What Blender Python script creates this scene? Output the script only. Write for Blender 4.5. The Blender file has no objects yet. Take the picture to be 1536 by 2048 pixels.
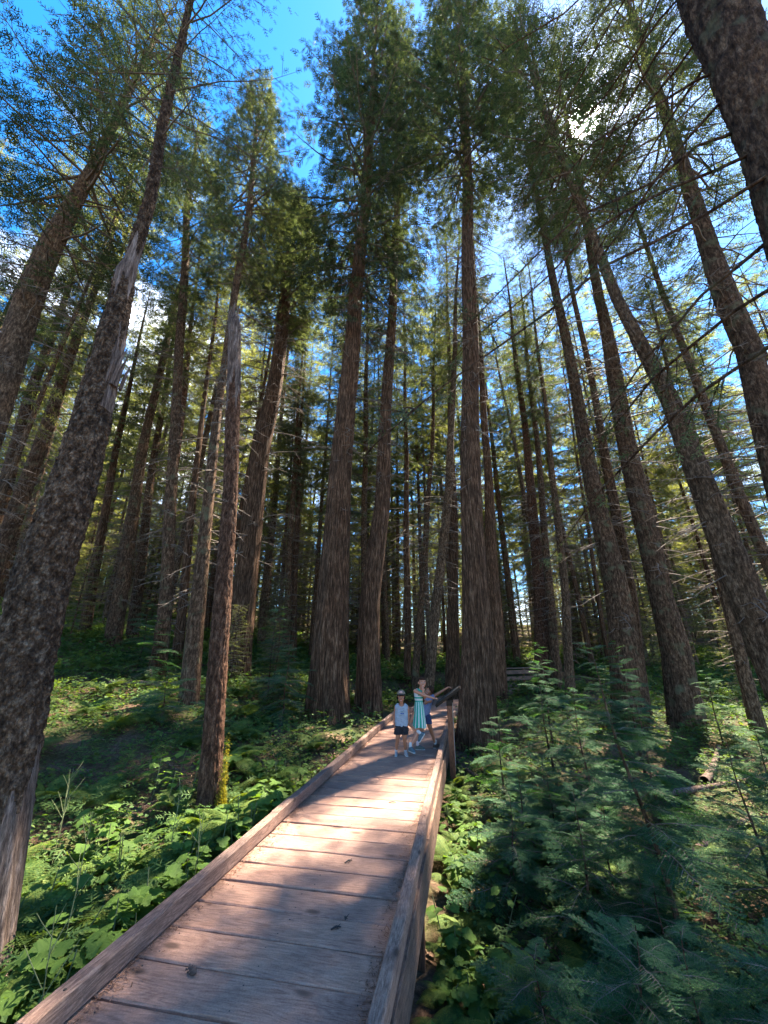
import bpy, bmesh, math, random
import numpy as np
from mathutils import Vector, Matrix, Euler

# ------------------------------------------------------------------ camera, sky, sun, exposure
SC = bpy.context.scene
COL = SC.collection
FPX, PITCH, CAMZ = 780.0, math.radians(19.8), 1.85
CT, ST = math.cos(PITCH), math.sin(PITCH)
cam_d = bpy.data.cameras.new('camera')
cam_d.sensor_fit = 'HORIZONTAL'; cam_d.sensor_width = 36.0
cam_d.lens = FPX / 1536.0 * 36.0
cam_d.clip_start = 0.05; cam_d.clip_end = 2000
cam = bpy.data.objects.new('camera', cam_d); COL.objects.link(cam)
cam.location = (0, 0, CAMZ); cam.rotation_euler = (math.pi / 2 + PITCH, 0, 0)
SC.camera = cam

SUN_DIR = Vector((0.3401, 0.3982, 0.8519)).normalized()
SUN_EL = math.asin(SUN_DIR.z); SUN_AZ = math.atan2(SUN_DIR.x, SUN_DIR.y)
world = bpy.data.worlds.new('World'); SC.world = world; world.use_nodes = True
wn, wl = world.node_tree.nodes, world.node_tree.links
wn.clear()
w_out = wn.new('ShaderNodeOutputWorld'); w_bg = wn.new('ShaderNodeBackground')
sky = wn.new('ShaderNodeTexSky'); sky.sky_type = 'NISHITA'; sky.sun_disc = False
sky.sun_elevation = SUN_EL; sky.sun_rotation = SUN_AZ
sky.altitude = 900; sky.air_density = 1.0; sky.dust_density = 0.3; sky.ozone_density = 2.5
w_hsv = wn.new('ShaderNodeHueSaturation'); w_hsv.inputs['Saturation'].default_value = 1.36
wl.new(sky.outputs[0], w_hsv.inputs['Color'])
# scattered thin clouds low in the sky, laid out by direction
w_tc = wn.new('ShaderNodeTexCoord')
w_map = wn.new('ShaderNodeMapping'); w_map.inputs['Scale'].default_value = (1.0, 1.0, 2.2)
w_map.inputs['Location'].default_value = (3.1, 0.4, 0.2)
wl.new(w_tc.outputs['Generated'], w_map.inputs['Vector'])
w_noise = wn.new('ShaderNodeTexNoise'); w_noise.inputs['Scale'].default_value = 2.1
w_noise.inputs['Detail'].default_value = 7; w_noise.inputs['Roughness'].default_value = 0.55
wl.new(w_map.outputs[0], w_noise.inputs['Vector'])
w_ramp = wn.new('ShaderNodeMapRange'); w_ramp.inputs['From Min'].default_value = 0.57; w_ramp.inputs['From Max'].default_value = 0.74
wl.new(w_noise.outputs['Fac'], w_ramp.inputs['Value'])
w_sep = wn.new('ShaderNodeSeparateXYZ'); wl.new(w_tc.outputs['Generated'], w_sep.inputs[0])
w_low = wn.new('ShaderNodeMapRange'); w_low.inputs['From Min'].default_value = 0.86; w_low.inputs['From Max'].default_value = 0.62
wl.new(w_sep.outputs['Z'], w_low.inputs['Value'])
w_mul = wn.new('ShaderNodeMath'); w_mul.operation = 'MULTIPLY'
wl.new(w_ramp.outputs[0], w_mul.inputs[0]); wl.new(w_low.outputs[0], w_mul.inputs[1])
w_mix = wn.new('ShaderNodeMix'); w_mix.data_type = 'RGBA'
wl.new(w_mul.outputs[0], w_mix.inputs[0]); wl.new(w_hsv.outputs[0], w_mix.inputs[6])
w_mix.inputs[7].default_value = (13.0, 13.2, 13.8, 1)
# bright aureole of the sun itself
w_dot = wn.new('ShaderNodeVectorMath'); w_dot.operation = 'DOT_PRODUCT'
wl.new(w_tc.outputs['Generated'], w_dot.inputs[0]); w_dot.inputs[1].default_value = SUN_DIR
w_core = wn.new('ShaderNodeMapRange'); w_core.interpolation_type = 'SMOOTHSTEP'
w_core.inputs['From Min'].default_value = math.cos(math.radians(1.5)); w_core.inputs['From Max'].default_value = math.cos(math.radians(0.5))
w_core.inputs['To Max'].default_value = 1200.0
wl.new(w_dot.outputs['Value'], w_core.inputs['Value'])
w_pow = wn.new('ShaderNodeMath'); w_pow.operation = 'POWER'; w_pow.inputs[1].default_value = 500.0
w_clp = wn.new('ShaderNodeMath'); w_clp.operation = 'MAXIMUM'; w_clp.inputs[1].default_value = 0.0
wl.new(w_dot.outputs['Value'], w_clp.inputs[0]); wl.new(w_clp.outputs[0], w_pow.inputs[0])
w_halo = wn.new('ShaderNodeMath'); w_halo.operation = 'MULTIPLY_ADD'; w_halo.inputs[1].default_value = 9.0
wl.new(w_pow.outputs[0], w_halo.inputs[0]); wl.new(w_core.outputs[0], w_halo.inputs[2])
w_add = wn.new('ShaderNodeMix'); w_add.data_type = 'RGBA'; w_add.blend_type = 'ADD'; w_add.inputs[0].default_value = 1.0
w_comb = wn.new('ShaderNodeCombineColor')
for i in range(3): wl.new(w_halo.outputs[0], w_comb.inputs[i])
wl.new(w_mix.outputs[2], w_add.inputs[6]); wl.new(w_comb.outputs[0], w_add.inputs[7])
wl.new(w_add.outputs[2], w_bg.inputs['Color'])
w_bg.inputs['Strength'].default_value = 0.078
wl.new(w_bg.outputs[0], w_out.inputs['Surface'])

sun_d = bpy.data.lights.new('sun', 'SUN'); sun_d.energy = 5.0; sun_d.angle = math.radians(0.53); sun_d.color = (1.0, 0.90, 0.75)
sun = bpy.data.objects.new('sun', sun_d); COL.objects.link(sun)
sun.rotation_euler = (-SUN_DIR).to_track_quat('-Z', 'Y').to_euler()
sun.location = (8, 10, 40)

SC.view_settings.view_transform = 'Standard'; SC.view_settings.look = 'None'
SC.view_settings.exposure = 3.08; SC.view_settings.gamma = 1.0; SC.view_settings.use_curve_mapping = False
SC.render.engine = 'CYCLES'
cy = SC.cycles
cy.use_denoising = True
try:
    cy.denoiser = 'OPENIMAGEDENOISE'; cy.denoising_input_passes = 'RGB_ALBEDO_NORMAL'
except Exception: pass
cy.max_bounces = 6; cy.diffuse_bounces = 5; cy.transmission_bounces = 5; cy.glossy_bounces = 2; cy.transparent_max_bounces = 4
cy.sample_clamp_indirect = 6.0; cy.caustics_reflective = False; cy.caustics_refractive = False

random.seed(7)
RNG = np.random.default_rng(11)

# ------------------------------------------------------------------ layout helpers
def ray(px, py):
    a = (px - 768) / FPX; b = (1024 - py) / FPX
    return np.array([a, CT - b * ST, ST + b * CT])
def at(px, py, D):
    """point of the photograph's sight line at forward distance D"""
    d = ray(px, py); return d * (D / d[1]) + np.array([0, 0, CAMZ])
def onz(px, py, z):
    d = ray(px, py); return d * ((z - CAMZ) / d[2]) + np.array([0, 0, CAMZ])
def zc_of(p): return p[1] * CT + (p[2] - CAMZ) * ST

BU = np.array([0.191, 0.982]); BU = BU / np.linalg.norm(BU)       # boardwalk direction
BN = np.array([BU[1], -BU[0]])                                    # to its right
BO = np.array([-1.82, 2.64])                                      # outer left edge
DECKW = 1.77
def lat(x, y): return (x - BO[0]) * BN[0] + (y - BO[1]) * BN[1]
def along(x, y): return (x - BO[0]) * BU[0] + (y - BO[1]) * BU[1]
def bw(l, a): return BO + BN * l + BU * a

def vnoise(x, y, seed=0):
    """cheap smooth 2-D noise, about -1..1, from random sinusoids"""
    r = np.random.default_rng(seed); out = 0.0
    for k in range(7):
        a = r.uniform(0, 2 * math.pi); f = 2 * math.pi * r.uniform(0.5, 1.6)
        out = out + np.sin((x * math.cos(a) + y * math.sin(a)) * f + r.uniform(0, 6.28))
    return out / 3.0

def gz(x, y):
    """height of the forest floor"""
    x = np.asarray(x, float); y = np.asarray(y, float)
    s = lat(x, y) - DECKW / 2
    dd = np.clip(y, -10, 140)
    left = -0.36 + 0.05 * np.maximum(0, dd - 6) + 0.15 * np.maximum(0, -s - 1.5) * np.clip((dd + 4) / 10, 0.25, 1)
    left = np.minimum(left, 0.16 * np.sqrt(x * x + y * y) + 0.6)
    right = -0.82 + 0.088 * np.maximum(0, dd - 5.5) - 0.02 * np.clip(s - 1, 0, 6)
    t = np.clip((s + 1.1) / 2.2, 0, 1); t = t * t * (3 - 2 * t)
    far = np.clip((y - 18) / 10, 0, 1)
    z = left * (1 - t) + right * t
    under = np.clip(1.4 - np.abs(s), 0, 1) * (y < 14)
    z = z + 0.10 * vnoise(x * 0.35, y * 0.35, 3) * (1 - 0.7 * under) + 0.04 * vnoise(x * 1.3, y * 1.3, 4)
    # keep below the far walk
    d2 = np.hypot(x - 2.2, y - 16.5); z = np.where(d2 < 4, np.minimum(z, -0.15), z)
    d3 = np.hypot((x - 6.0) / 1.6, y - 22.6); z = np.where(d3 < 3.4, np.minimum(z, -0.12), z)
    return z

# ------------------------------------------------------------------ mesh helpers
class MB:
    """collects triangles and quads with material slots, then becomes ONE mesh"""
    def __init__(s): s.v = []; s.f3 = []; s.m3 = []; s.f4 = []; s.m4 = []; s.n = 0
    def add(s, V, F, m=0):
        V = np.asarray(V, float).reshape(-1, 3); F = np.asarray(F, int)
        if len(F) == 0: return
        if F.shape[1] == 3: s.f3.append(F + s.n); s.m3.append(np.full(len(F), m))
        else: s.f4.append(F + s.n); s.m4.append(np.full(len(F), m))
        s.v.append(V); s.n += len(V)
    def mesh(s, name, mats, smooth=False):
        me = bpy.data.meshes.new(name)
        V = np.concatenate(s.v) if s.v else np.zeros((0, 3))
        f3 = np.concatenate(s.f3) if s.f3 else np.zeros((0, 3), int)
        f4 = np.concatenate(s.f4) if s.f4 else np.zeros((0, 4), int)
        mi = np.concatenate(s.m3 + s.m4) if (s.m3 or s.m4) else np.zeros(0, int)
        nl = f3.size + f4.size
        me.vertices.add(len(V)); me.vertices.foreach_set('co', V.astype(np.float32).ravel())
        me.loops.add(nl); me.loops.foreach_set('vertex_index', np.concatenate([f3.ravel(), f4.ravel()]).astype(np.int32))
        me.polygons.add(len(f3) + len(f4))
        ls = np.concatenate([np.arange(len(f3)) * 3, f3.size + np.arange(len(f4)) * 4]).astype(np.int32)
        me.polygons.foreach_set('loop_start', ls)
        me.polygons.foreach_set('material_index', mi.astype(np.int32))
        me.polygons.foreach_set('use_smooth', np.full(len(ls), smooth))
        me.update(calc_edges=True)
        for m in mats: me.materials.append(m)
        return me

def obj(name, me, parent=None, loc=(0, 0, 0), rot=(0, 0, 0), scale=(1, 1, 1), label=None):
    o = bpy.data.objects.new(name, me); COL.objects.link(o)
    o.location = loc; o.rotation_euler = rot; o.scale = scale
    if parent is not None: o.parent = parent
    if label: o['label'] = label
    return o
def thing(name, label, cat, loc=(0, 0, 0), rotz=0, group=None):
    o = obj(name, None, None, loc, (0, 0, rotz)); o.empty_display_size = 0.2
    return tag(o, label, cat, group)
def tag(o, label, cat, group=None):
    o['label'] = label; o['category'] = cat
    if group: o['group'] = group
    return o
def structure(o): o['kind'] = 'structure'; return o
def stuff(o, label=None, cat=None):
    o['kind'] = 'stuff'
    if label: o['label'] = label
    if cat: o['category'] = cat
    return o

def frame_along(T):
    T = T / np.maximum(np.linalg.norm(T, axis=-1, keepdims=True), 1e-9)
    ref = np.where(np.abs(T[..., 2:3]) > 0.95, np.array([1.0, 0, 0]), np.array([0, 0, 1.0]))
    A = np.cross(ref, T); A /= np.maximum(np.linalg.norm(A, axis=-1, keepdims=True), 1e-9)
    B = np.cross(T, A)
    return A, B, T
def tube(P, R, sides=5, cap=True):
    P = np.asarray(P, float); R = np.broadcast_to(np.asarray(R, float), (len(P),))
    T = np.gradient(P, axis=0); A, B, _ = frame_along(T)
    th = np.arange(sides) * 2 * math.pi / sides
    V = P[:, None] + R[:, None, None] * (A[:, None] * np.cos(th)[None, :, None] + B[:, None] * np.sin(th)[None, :, None])
    n = len(P); i = np.arange(n - 1)[:, None] * sides; j = np.arange(sides)[None]; k = (j + 1) % sides
    F = np.stack([i + j, i + k, i + sides + k, i + sides + j], -1).reshape(-1, 4)
    return V.reshape(-1, 3), F
BOXF = np.array([[0, 3, 2, 1], [4, 5, 6, 7], [0, 1, 5, 4], [1, 2, 6, 5], [2, 3, 7, 6], [3, 0, 4, 7]])
def box(c, s):
    c = np.asarray(c, float); h = np.asarray(s, float) / 2
    q = np.array([[-1, -1, -1], [1, -1, -1], [1, 1, -1], [-1, 1, -1], [-1, -1, 1], [1, -1, 1], [1, 1, 1], [-1, 1, 1]])
    return c + q * h, BOXF
def bevel_box(sx, sy, sz, b=0.008, jit=0.0, seed=0, mats=(), cuts=0):
    bm = bmesh.new(); bmesh.ops.create_cube(bm, size=1.0)
    bmesh.ops.scale(bm, vec=(sx, sy, sz), verts=bm.verts)
    bmesh.ops.bevel(bm, geom=list(bm.edges), offset=b, segments=1, affect='EDGES')
    if cuts:
        ed = [e for e in bm.edges if abs(e.verts[0].co.x - e.verts[1].co.x) > sx * 0.6]
        bmesh.ops.subdivide_edges(bm, edges=ed, cuts=cuts, use_grid_fill=True)
    r = random.Random(seed)
    if jit:
        for v in bm.verts:
            v.co.z += r.uniform(-jit, jit); v.co.y += r.uniform(-jit, jit)
    me = bpy.data.meshes.new('board'); bm.to_mesh(me); bm.free()
    for m in mats: me.materials.append(m)
    return me
def grid_faces(nu, nv, wrap=False):
    i = np.arange(nu - 1)[:, None] * nv; j = np.arange(nv if wrap else nv - 1)[None]; k = (j + 1) % nv
    return np.stack([i + j, i + k, i + nv + k, i + nv + j], -1).reshape(-1, 4)

# ------------------------------------------------------------------ materials
def new_mat(name):
    m = bpy.data.materials.new(name); m.use_nodes = True
    nt = m.node_tree; nt.nodes.clear()
    o = nt.nodes.new('ShaderNodeOutputMaterial'); return m, nt, o
def N(nt, t, **kw):
    n = nt.nodes.new(t)
    for k, v in kw.items():
        if k.startswith('i_'): n.inputs[k[2:].replace('_', ' ')].default_value = v
        else: setattr(n, k, v)
    return n
def ramp(nt, stops):
    r = nt.nodes.new('ShaderNodeValToRGB'); e = r.color_ramp.elements
    while len(e) < len(stops): e.new(0.5)
    for q, (p, c) in zip(e, stops): q.position = p; q.color = (*c, 1)
    return r
def bump(nt, height, strength, dist):
    b = N(nt, 'ShaderNodeBump'); b.inputs['Strength'].default_value = strength; b.inputs['Distance'].default_value = dist
    nt.links.new(height, b.inputs['Height']); return b
def plain(name, col, rough=0.8, var=0.15, scale=30.0, spec=0.3, bmp=0.0):
    m, nt, o = new_mat(name); L = nt.links
    p = N(nt, 'ShaderNodeBsdfPrincipled'); p.inputs['Roughness'].default_value = rough; p.inputs['Specular IOR Level'].default_value = spec
    tc = N(nt, 'ShaderNodeTexCoord'); no = N(nt, 'ShaderNodeTexNoise'); no.inputs['Scale'].default_value = scale; no.inputs['Detail'].default_value = 4
    L.new(tc.outputs['Object'], no.inputs['Vector'])
    c = np.array(col); r = ramp(nt, [(0.3, tuple(c * (1 - var))), (0.7, tuple(np.minimum(c * (1 + var), 1)))])
    L.new(no.outputs['Fac'], r.inputs[0]); L.new(r.outputs[0], p.inputs['Base Color'])
    if bmp: L.new(bump(nt, no.outputs['Fac'], bmp, 0.01).outputs[0], p.inputs['Normal'])
    L.new(p.outputs[0], o.inputs[0]); return m
def bark(name, dark, mid, light, sx, sz, bstr=0.9, bdist=0.03, moss=None, flakes=False):
    m, nt, o = new_mat(name); L = nt.links
    p = N(nt, 'ShaderNodeBsdfPrincipled'); p.inputs['Roughness'].default_value = 0.95; p.inputs['Specular IOR Level'].default_value = 0.12
    tc = N(nt, 'ShaderNodeTexCoord'); oi = N(nt, 'ShaderNodeObjectInfo')
    off = N(nt, 'ShaderNodeVectorMath', operation='MULTIPLY_ADD'); off.inputs[1].default_value = (1, 1, 1)
    sc = N(nt, 'ShaderNodeVectorMath', operation='SCALE'); sc.inputs[0].default_value = (13.7, 7.1, 31.3); L.new(oi.outputs['Random'], sc.inputs['Scale'])
    L.new(tc.outputs['Object'], off.inputs[0]); L.new(sc.outputs[0], off.inputs[2])
    mp = N(nt, 'ShaderNodeMapping'); mp.inputs['Scale'].default_value = (sx, sx, sz); L.new(off.outputs[0], mp.inputs[0])
    no = N(nt, 'ShaderNodeTexNoise'); no.inputs['Scale'].default_value = 1; no.inputs['Detail'].default_value = 7; no.inputs['Roughness'].default_value = 0.65
    L.new(mp.outputs[0], no.inputs['Vector'])
    n2 = N(nt, 'ShaderNodeTexNoise'); n2.inputs['Scale'].default_value = 1.3; n2.inputs['Detail'].default_value = 4; L.new(off.outputs[0], n2.inputs['Vector'])
    r = ramp(nt, [(0.32, dark), (0.5, mid), (0.7, light)]); L.new(no.outputs['Fac'], r.inputs[0])
    mul = N(nt, 'ShaderNodeMix', data_type='RGBA', blend_type='MULTIPLY'); mul.inputs[0].default_value = 0.55
    r2 = ramp(nt, [(0.35, (0.6, 0.6, 0.62)), (0.65, (1.15, 1.05, 1.0))]); L.new(n2.outputs['Fac'], r2.inputs[0])
    L.new(r.outputs[0], mul.inputs[6]); L.new(r2.outputs[0], mul.inputs[7])
    n5 = N(nt, 'ShaderNodeTexNoise'); n5.inputs['Scale'].default_value = 3.2; n5.inputs['Detail'].default_value = 5; n5.inputs['Roughness'].default_value = 0.8; L.new(mp.outputs[0], n5.inputs['Vector'])
    r5 = ramp(nt, [(0.36, (0.35, 0.33, 0.32)), (0.52, (1.0, 1.0, 1.0)), (0.68, (1.9, 1.8, 1.65))]); L.new(n5.outputs['Fac'], r5.inputs[0])
    mu5 = N(nt, 'ShaderNodeMix', data_type='RGBA', blend_type='MULTIPLY'); mu5.inputs[0].default_value = 0.8; L.new(mul.outputs[2], mu5.inputs[6]); L.new(r5.outputs[0], mu5.inputs[7])
    col = mu5.outputs[2]
    hs = N(nt, 'ShaderNodeMath', operation='MULTIPLY_ADD'); hs.inputs[1].default_value = 0.5; L.new(n5.outputs['Fac'], hs.inputs[0]); L.new(no.outputs['Fac'], hs.inputs[2]); hgt = hs.outputs[0]
    if flakes:
        vo = N(nt, 'ShaderNodeTexVoronoi'); vo.inputs['Scale'].default_value = 1.0
        mp2 = N(nt, 'ShaderNodeMapping'); mp2.inputs['Scale'].default_value = (34, 34, 26); L.new(off.outputs[0], mp2.inputs[0]); L.new(mp2.outputs[0], vo.inputs['Vector'])
        ad = N(nt, 'ShaderNodeMath', operation='MULTIPLY_ADD'); ad.inputs[1].default_value = -0.8; L.new(vo.outputs['Distance'], ad.inputs[0]); L.new(no.outputs['Fac'], ad.inputs[2]); hgt = ad.outputs[0]
        mx = N(nt, 'ShaderNodeMix', data_type='RGBA', blend_type='MULTIPLY'); mx.inputs[0].default_value = 0.7
        r3 = ramp(nt, [(0.0, (1.3, 1.25, 1.2)), (0.75, (0.45, 0.42, 0.42))]); L.new(vo.outputs['Distance'], r3.inputs[0])
        L.new(col, mx.inputs[6]); L.new(r3.outputs[0], mx.inputs[7]); col = mx.outputs[2]
    if moss:
        n3 = N(nt, 'ShaderNodeTexNoise'); n3.inputs['Scale'].default_value = 3.5; n3.inputs['Detail'].default_value = 5; L.new(off.outputs[0], n3.inputs['Vector'])
        r3 = N(nt, 'ShaderNodeMapRange'); r3.inputs['From Min'].default_value = 0.56; r3.inputs['From Max'].default_value = 0.7; L.new(n3.outputs['Fac'], r3.inputs['Value'])
        mm = N(nt, 'ShaderNodeMix', data_type='RGBA'); L.new(r3.outputs[0], mm.inputs[0]); L.new(col, mm.inputs[6]); mm.inputs[7].default_value = (*moss, 1); col = mm.outputs[2]
    L.new(col, p.inputs['Base Color'])
    L.new(bump(nt, hgt, bstr, bdist).outputs[0], p.inputs['Normal'])
    L.new(p.outputs[0], o.inputs[0]); return m
def leaf(name, c1, c2, c3, trans=0.45, tcol=None, rough=0.65, spec=0.13):
    """foliage: colour differs from leaf to leaf and from plant to plant; thin enough to let light through"""
    m, nt, o = new_mat(name); L = nt.links
    g = N(nt, 'ShaderNodeNewGeometry'); oi = N(nt, 'ShaderNodeObjectInfo')
    ad = N(nt, 'ShaderNodeMath', operation='MULTIPLY_ADD'); ad.inputs[1].default_value = 0.35
    L.new(oi.outputs['Random'], ad.inputs[0])
    s2 = N(nt, 'ShaderNodeMath', operation='MULTIPLY'); s2.inputs[1].default_value = 0.65; L.new(g.outputs['Random Per Island'], s2.inputs[0]); L.new(s2.outputs[0], ad.inputs[2])
    r = ramp(nt, [(0.0, c1), (0.55, c2), (1.0, c3)]); L.new(ad.outputs[0], r.inputs[0])
    p = N(nt, 'ShaderNodeBsdfPrincipled'); p.inputs['Roughness'].default_value = rough; p.inputs['Specular IOR Level'].default_value = spec
    L.new(r.outputs[0], p.inputs['Base Color'])
    t = N(nt, 'ShaderNodeBsdfTranslucent')
    tm = N(nt, 'ShaderNodeMix', data_type='RGBA', blend_type='MULTIPLY'); tm.inputs[0].default_value = 1.0; tm.inputs[7].default_value = (*(tcol or (1.9, 1.8, 0.6)), 1)
    L.new(r.outputs[0], tm.inputs[6]); L.new(tm.outputs[2], t.inputs['Color'])
    mx = N(nt, 'ShaderNodeMixShader'); mx.inputs[0].default_value = trans
    L.new(p.outputs[0], mx.inputs[1]); L.new(t.outputs[0], mx.inputs[2]); L.new(mx.outputs[0], o.inputs[0]); return m
def wood(name, dark, mid, light, lengthwise=0, scale=1.0, weather=0.5, bstr=0.35):
    """sawn, weathered boards: wavy grain along one axis, knots, grey wear, stained patches"""
    m, nt, o = new_mat(name); L = nt.links
    p = N(nt, 'ShaderNodeBsdfPrincipled'); p.inputs['Roughness'].default_value = 0.8; p.inputs['Specular IOR Level'].default_value = 0.25
    tc = N(nt, 'ShaderNodeTexCoord'); oi = N(nt, 'ShaderNodeObjectInfo')
    sc = N(nt, 'ShaderNodeVectorMath', operation='SCALE'); sc.inputs[0].default_value = (17.3, 9.1, 5.7); L.new(oi.outputs['Random'], sc.inputs['Scale'])
    off = N(nt, 'ShaderNodeVectorMath', operation='ADD'); L.new(tc.outputs['Object'], off.inputs[0]); L.new(sc.outputs[0], off.inputs[1])
    s3 = [7.0 * scale] * 3; s3[lengthwise] = 1.1 * scale
    mp = N(nt, 'ShaderNodeMapping'); mp.inputs['Scale'].default_value = s3; L.new(off.outputs[0], mp.inputs[0])
    warp = N(nt, 'ShaderNodeTexNoise'); warp.inputs['Scale'].default_value = 0.9; warp.inputs['Detail'].default_value = 2; L.new(mp.outputs[0], warp.inputs['Vector'])
    ml = N(nt, 'ShaderNodeMath', operation='MULTIPLY'); ml.inputs[1].default_value = 26.0; L.new(warp.outputs['Fac'], ml.inputs[0])
    fr = N(nt, 'ShaderNodeMath', operation='SINE'); m2 = N(nt, 'ShaderNodeMath', operation='MULTIPLY'); m2.inputs[1].default_value = 4.0
    L.new(ml.outputs[0], m2.inputs[0]); L.new(m2.outputs[0], fr.inputs[0])
    s4 = [85.0 * scale] * 3; s4[lengthwise] = 8.0 * scale
    mp2 = N(nt, 'ShaderNodeMapping'); mp2.inputs['Scale'].default_value = s4; L.new(off.outputs[0], mp2.inputs[0])
    fine = N(nt, 'ShaderNodeTexNoise'); fine.inputs['Scale'].default_value = 1; fine.inputs['Detail'].default_value = 6; fine.inputs['Roughness'].default_value = 0.7; L.new(mp2.outputs[0], fine.inputs['Vector'])
    a = N(nt, 'ShaderNodeMath', operation='MULTIPLY_ADD'); a.inputs[1].default_value = 0.06; L.new(fr.outputs[0], a.inputs[0]); L.new(fine.outputs['Fac'], a.inputs[2])
    r = ramp(nt, [(0.3, dark), (0.52, mid), (0.72, light)]); L.new(a.outputs[0], r.inputs[0])
    st = N(nt, 'ShaderNodeTexNoise'); st.inputs['Scale'].default_value = 2.6; st.inputs['Detail'].default_value = 6; st.inputs['Roughness'].default_value = 0.6; L.new(off.outputs[0], st.inputs['Vector'])
    r2 = ramp(nt, [(0.36, (0.55, 0.56, 0.62)), (0.52, (0.95, 0.95, 0.97)), (0.7, (1.18, 1.08, 1.0))]); L.new(st.outputs['Fac'], r2.inputs[0])
    mu = N(nt, 'ShaderNodeMix', data_type='RGBA', blend_type='MULTIPLY'); mu.inputs[0].default_value = weather; L.new(r.outputs[0], mu.inputs[6]); L.new(r2.outputs[0], mu.inputs[7])
    # plank to plank
    r3 = ramp(nt, [(0.0, (0.82, 0.82, 0.86)), (1.0, (1.12, 1.06, 1.02))]); L.new(oi.outputs['Random'], r3.inputs[0])
    mv = N(nt, 'ShaderNodeMix', data_type='RGBA', blend_type='MULTIPLY'); mv.inputs[0].default_value = 1.0; L.new(mu.outputs[2], mv.inputs[6]); L.new(r3.outputs[0], mv.inputs[7])
    sp5 = N(nt, 'ShaderNodeTexNoise'); sp5.inputs['Scale'].default_value = 95; sp5.inputs['Detail'].default_value = 5; sp5.inputs['Roughness'].default_value = 0.8; L.new(off.outputs[0], sp5.inputs['Vector'])
    rs5 = ramp(nt, [(0.34, (0.62, 0.60, 0.60)), (0.5, (1.0, 1.0, 1.0)), (0.68, (1.3, 1.25, 1.2))]); L.new(sp5.outputs['Fac'], rs5.inputs[0])
    ms5 = N(nt, 'ShaderNodeMix', data_type='RGBA', blend_type='MULTIPLY'); ms5.inputs[0].default_value = 0.75; L.new(mv.outputs[2], ms5.inputs[6]); L.new(rs5.outputs[0], ms5.inputs[7]); mv = ms5
    # knots
    mp3 = N(nt, 'ShaderNodeMapping'); s5 = [3.6 * scale] * 3; s5[lengthwise] = 1.7 * scale; mp3.inputs['Scale'].default_value = s5; L.new(off.outputs[0], mp3.inputs[0])
    kn = N(nt, 'ShaderNodeTexVoronoi'); kn.inputs['Scale'].default_value = 1.0; L.new(mp3.outputs[0], kn.inputs['Vector'])
    kr = N(nt, 'ShaderNodeMapRange'); kr.inputs['From Min'].default_value = 0.06; kr.inputs['From Max'].default_value = 0.14; L.new(kn.outputs['Distance'], kr.inputs['Value'])
    mk = N(nt, 'ShaderNodeMix', data_type='RGBA'); L.new(kr.outputs[0], mk.inputs[0]); mk.inputs[6].default_value = (*(np.array(dark) * 0.55), 1); L.new(mv.outputs[2], mk.inputs[7])
    L.new(mk.outputs[2], p.inputs['Base Color'])
    L.new(bump(nt, a.outputs[0], bstr, 0.006).outputs[0], p.inputs['Normal'])
    L.new(p.outputs[0], o.inputs[0]); return m
def ground_mat():
    m, nt, o = new_mat('forest_floor'); L = nt.links
    p = N(nt, 'ShaderNodeBsdfPrincipled'); p.inputs['Roughness'].default_value = 0.95; p.inputs['Specular IOR Level'].default_value = 0.1
    tc = N(nt, 'ShaderNodeTexCoord')
    a = N(nt, 'ShaderNodeTexNoise'); a.inputs['Scale'].default_value = 0.6; a.inputs['Detail'].default_value = 8; a.inputs['Roughness'].default_value = 0.65; L.new(tc.outputs['Object'], a.inputs['Vector'])
    b = N(nt, 'ShaderNodeTexNoise'); b.inputs['Scale'].default_value = 22; b.inputs['Detail'].default_value = 7; b.inputs['Roughness'].default_value = 0.75; L.new(tc.outputs['Object'], b.inputs['Vector'])
    r1 = ramp(nt, [(0.3, (0.030, 0.018, 0.011)), (0.5, (0.085, 0.050, 0.032)), (0.72, (0.21, 0.13, 0.085))]); L.new(b.outputs['Fac'], r1.inputs[0])
    r2 = ramp(nt, [(0.3, (0.016, 0.022, 0.008)), (0.7, (0.055, 0.07, 0.02))]); L.new(b.outputs['Fac'], r2.inputs[0])
    f = N(nt, 'ShaderNodeMapRange'); f.inputs['From Min'].default_value = 0.45; f.inputs['From Max'].default_value = 0.62; L.new(a.outputs['Fac'], f.inputs['Value'])
    mx = N(nt, 'ShaderNodeMix', data_type='RGBA'); L.new(f.outputs[0], mx.inputs[0]); L.new(r1.outputs[0], mx.inputs[6]); L.new(r2.outputs[0], mx.inputs[7])
    L.new(mx.outputs[2], p.inputs['Base Color']); L.new(bump(nt, b.outputs['Fac'], 0.8, 0.03).outputs[0], p.inputs['Normal'])
    L.new(p.outputs[0], o.inputs[0]); return m

M = {}
M['ground'] = ground_mat()
M['cedar'] = bark('cedar_bark', (0.015, 0.008, 0.004), (0.082, 0.043, 0.023), (0.24, 0.146, 0.088), 24, 2.6, 1.0, 0.08)
M['fir'] = bark('fir_bark', (0.016, 0.009, 0.005), (0.080, 0.045, 0.025), (0.22, 0.142, 0.088), 20, 6.5, 1.0, 0.07, moss=(0.10, 0.09, 0.05))
M['flaky'] = bark('flaky_bark', (0.020, 0.012, 0.007), (0.098, 0.060, 0.036), (0.29, 0.205, 0.138), 18, 12, 1.0, 0.05, flakes=True)
M['redbark'] = bark('red_bark', (0.020, 0.009, 0.005), (0.085, 0.041, 0.023), (0.22, 0.125, 0.078), 24, 8, 1.0, 0.05)
M['bare'] = bark('bare_wood', (0.035, 0.022, 0.016), (0.13, 0.09, 0.07), (0.28, 0.215, 0.18), 26, 2.6, 0.9, 0.03)
M['twig'] = plain('dead_twig', (0.12, 0.090, 0.068), 0.9, 0.5, 3.0)
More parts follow.
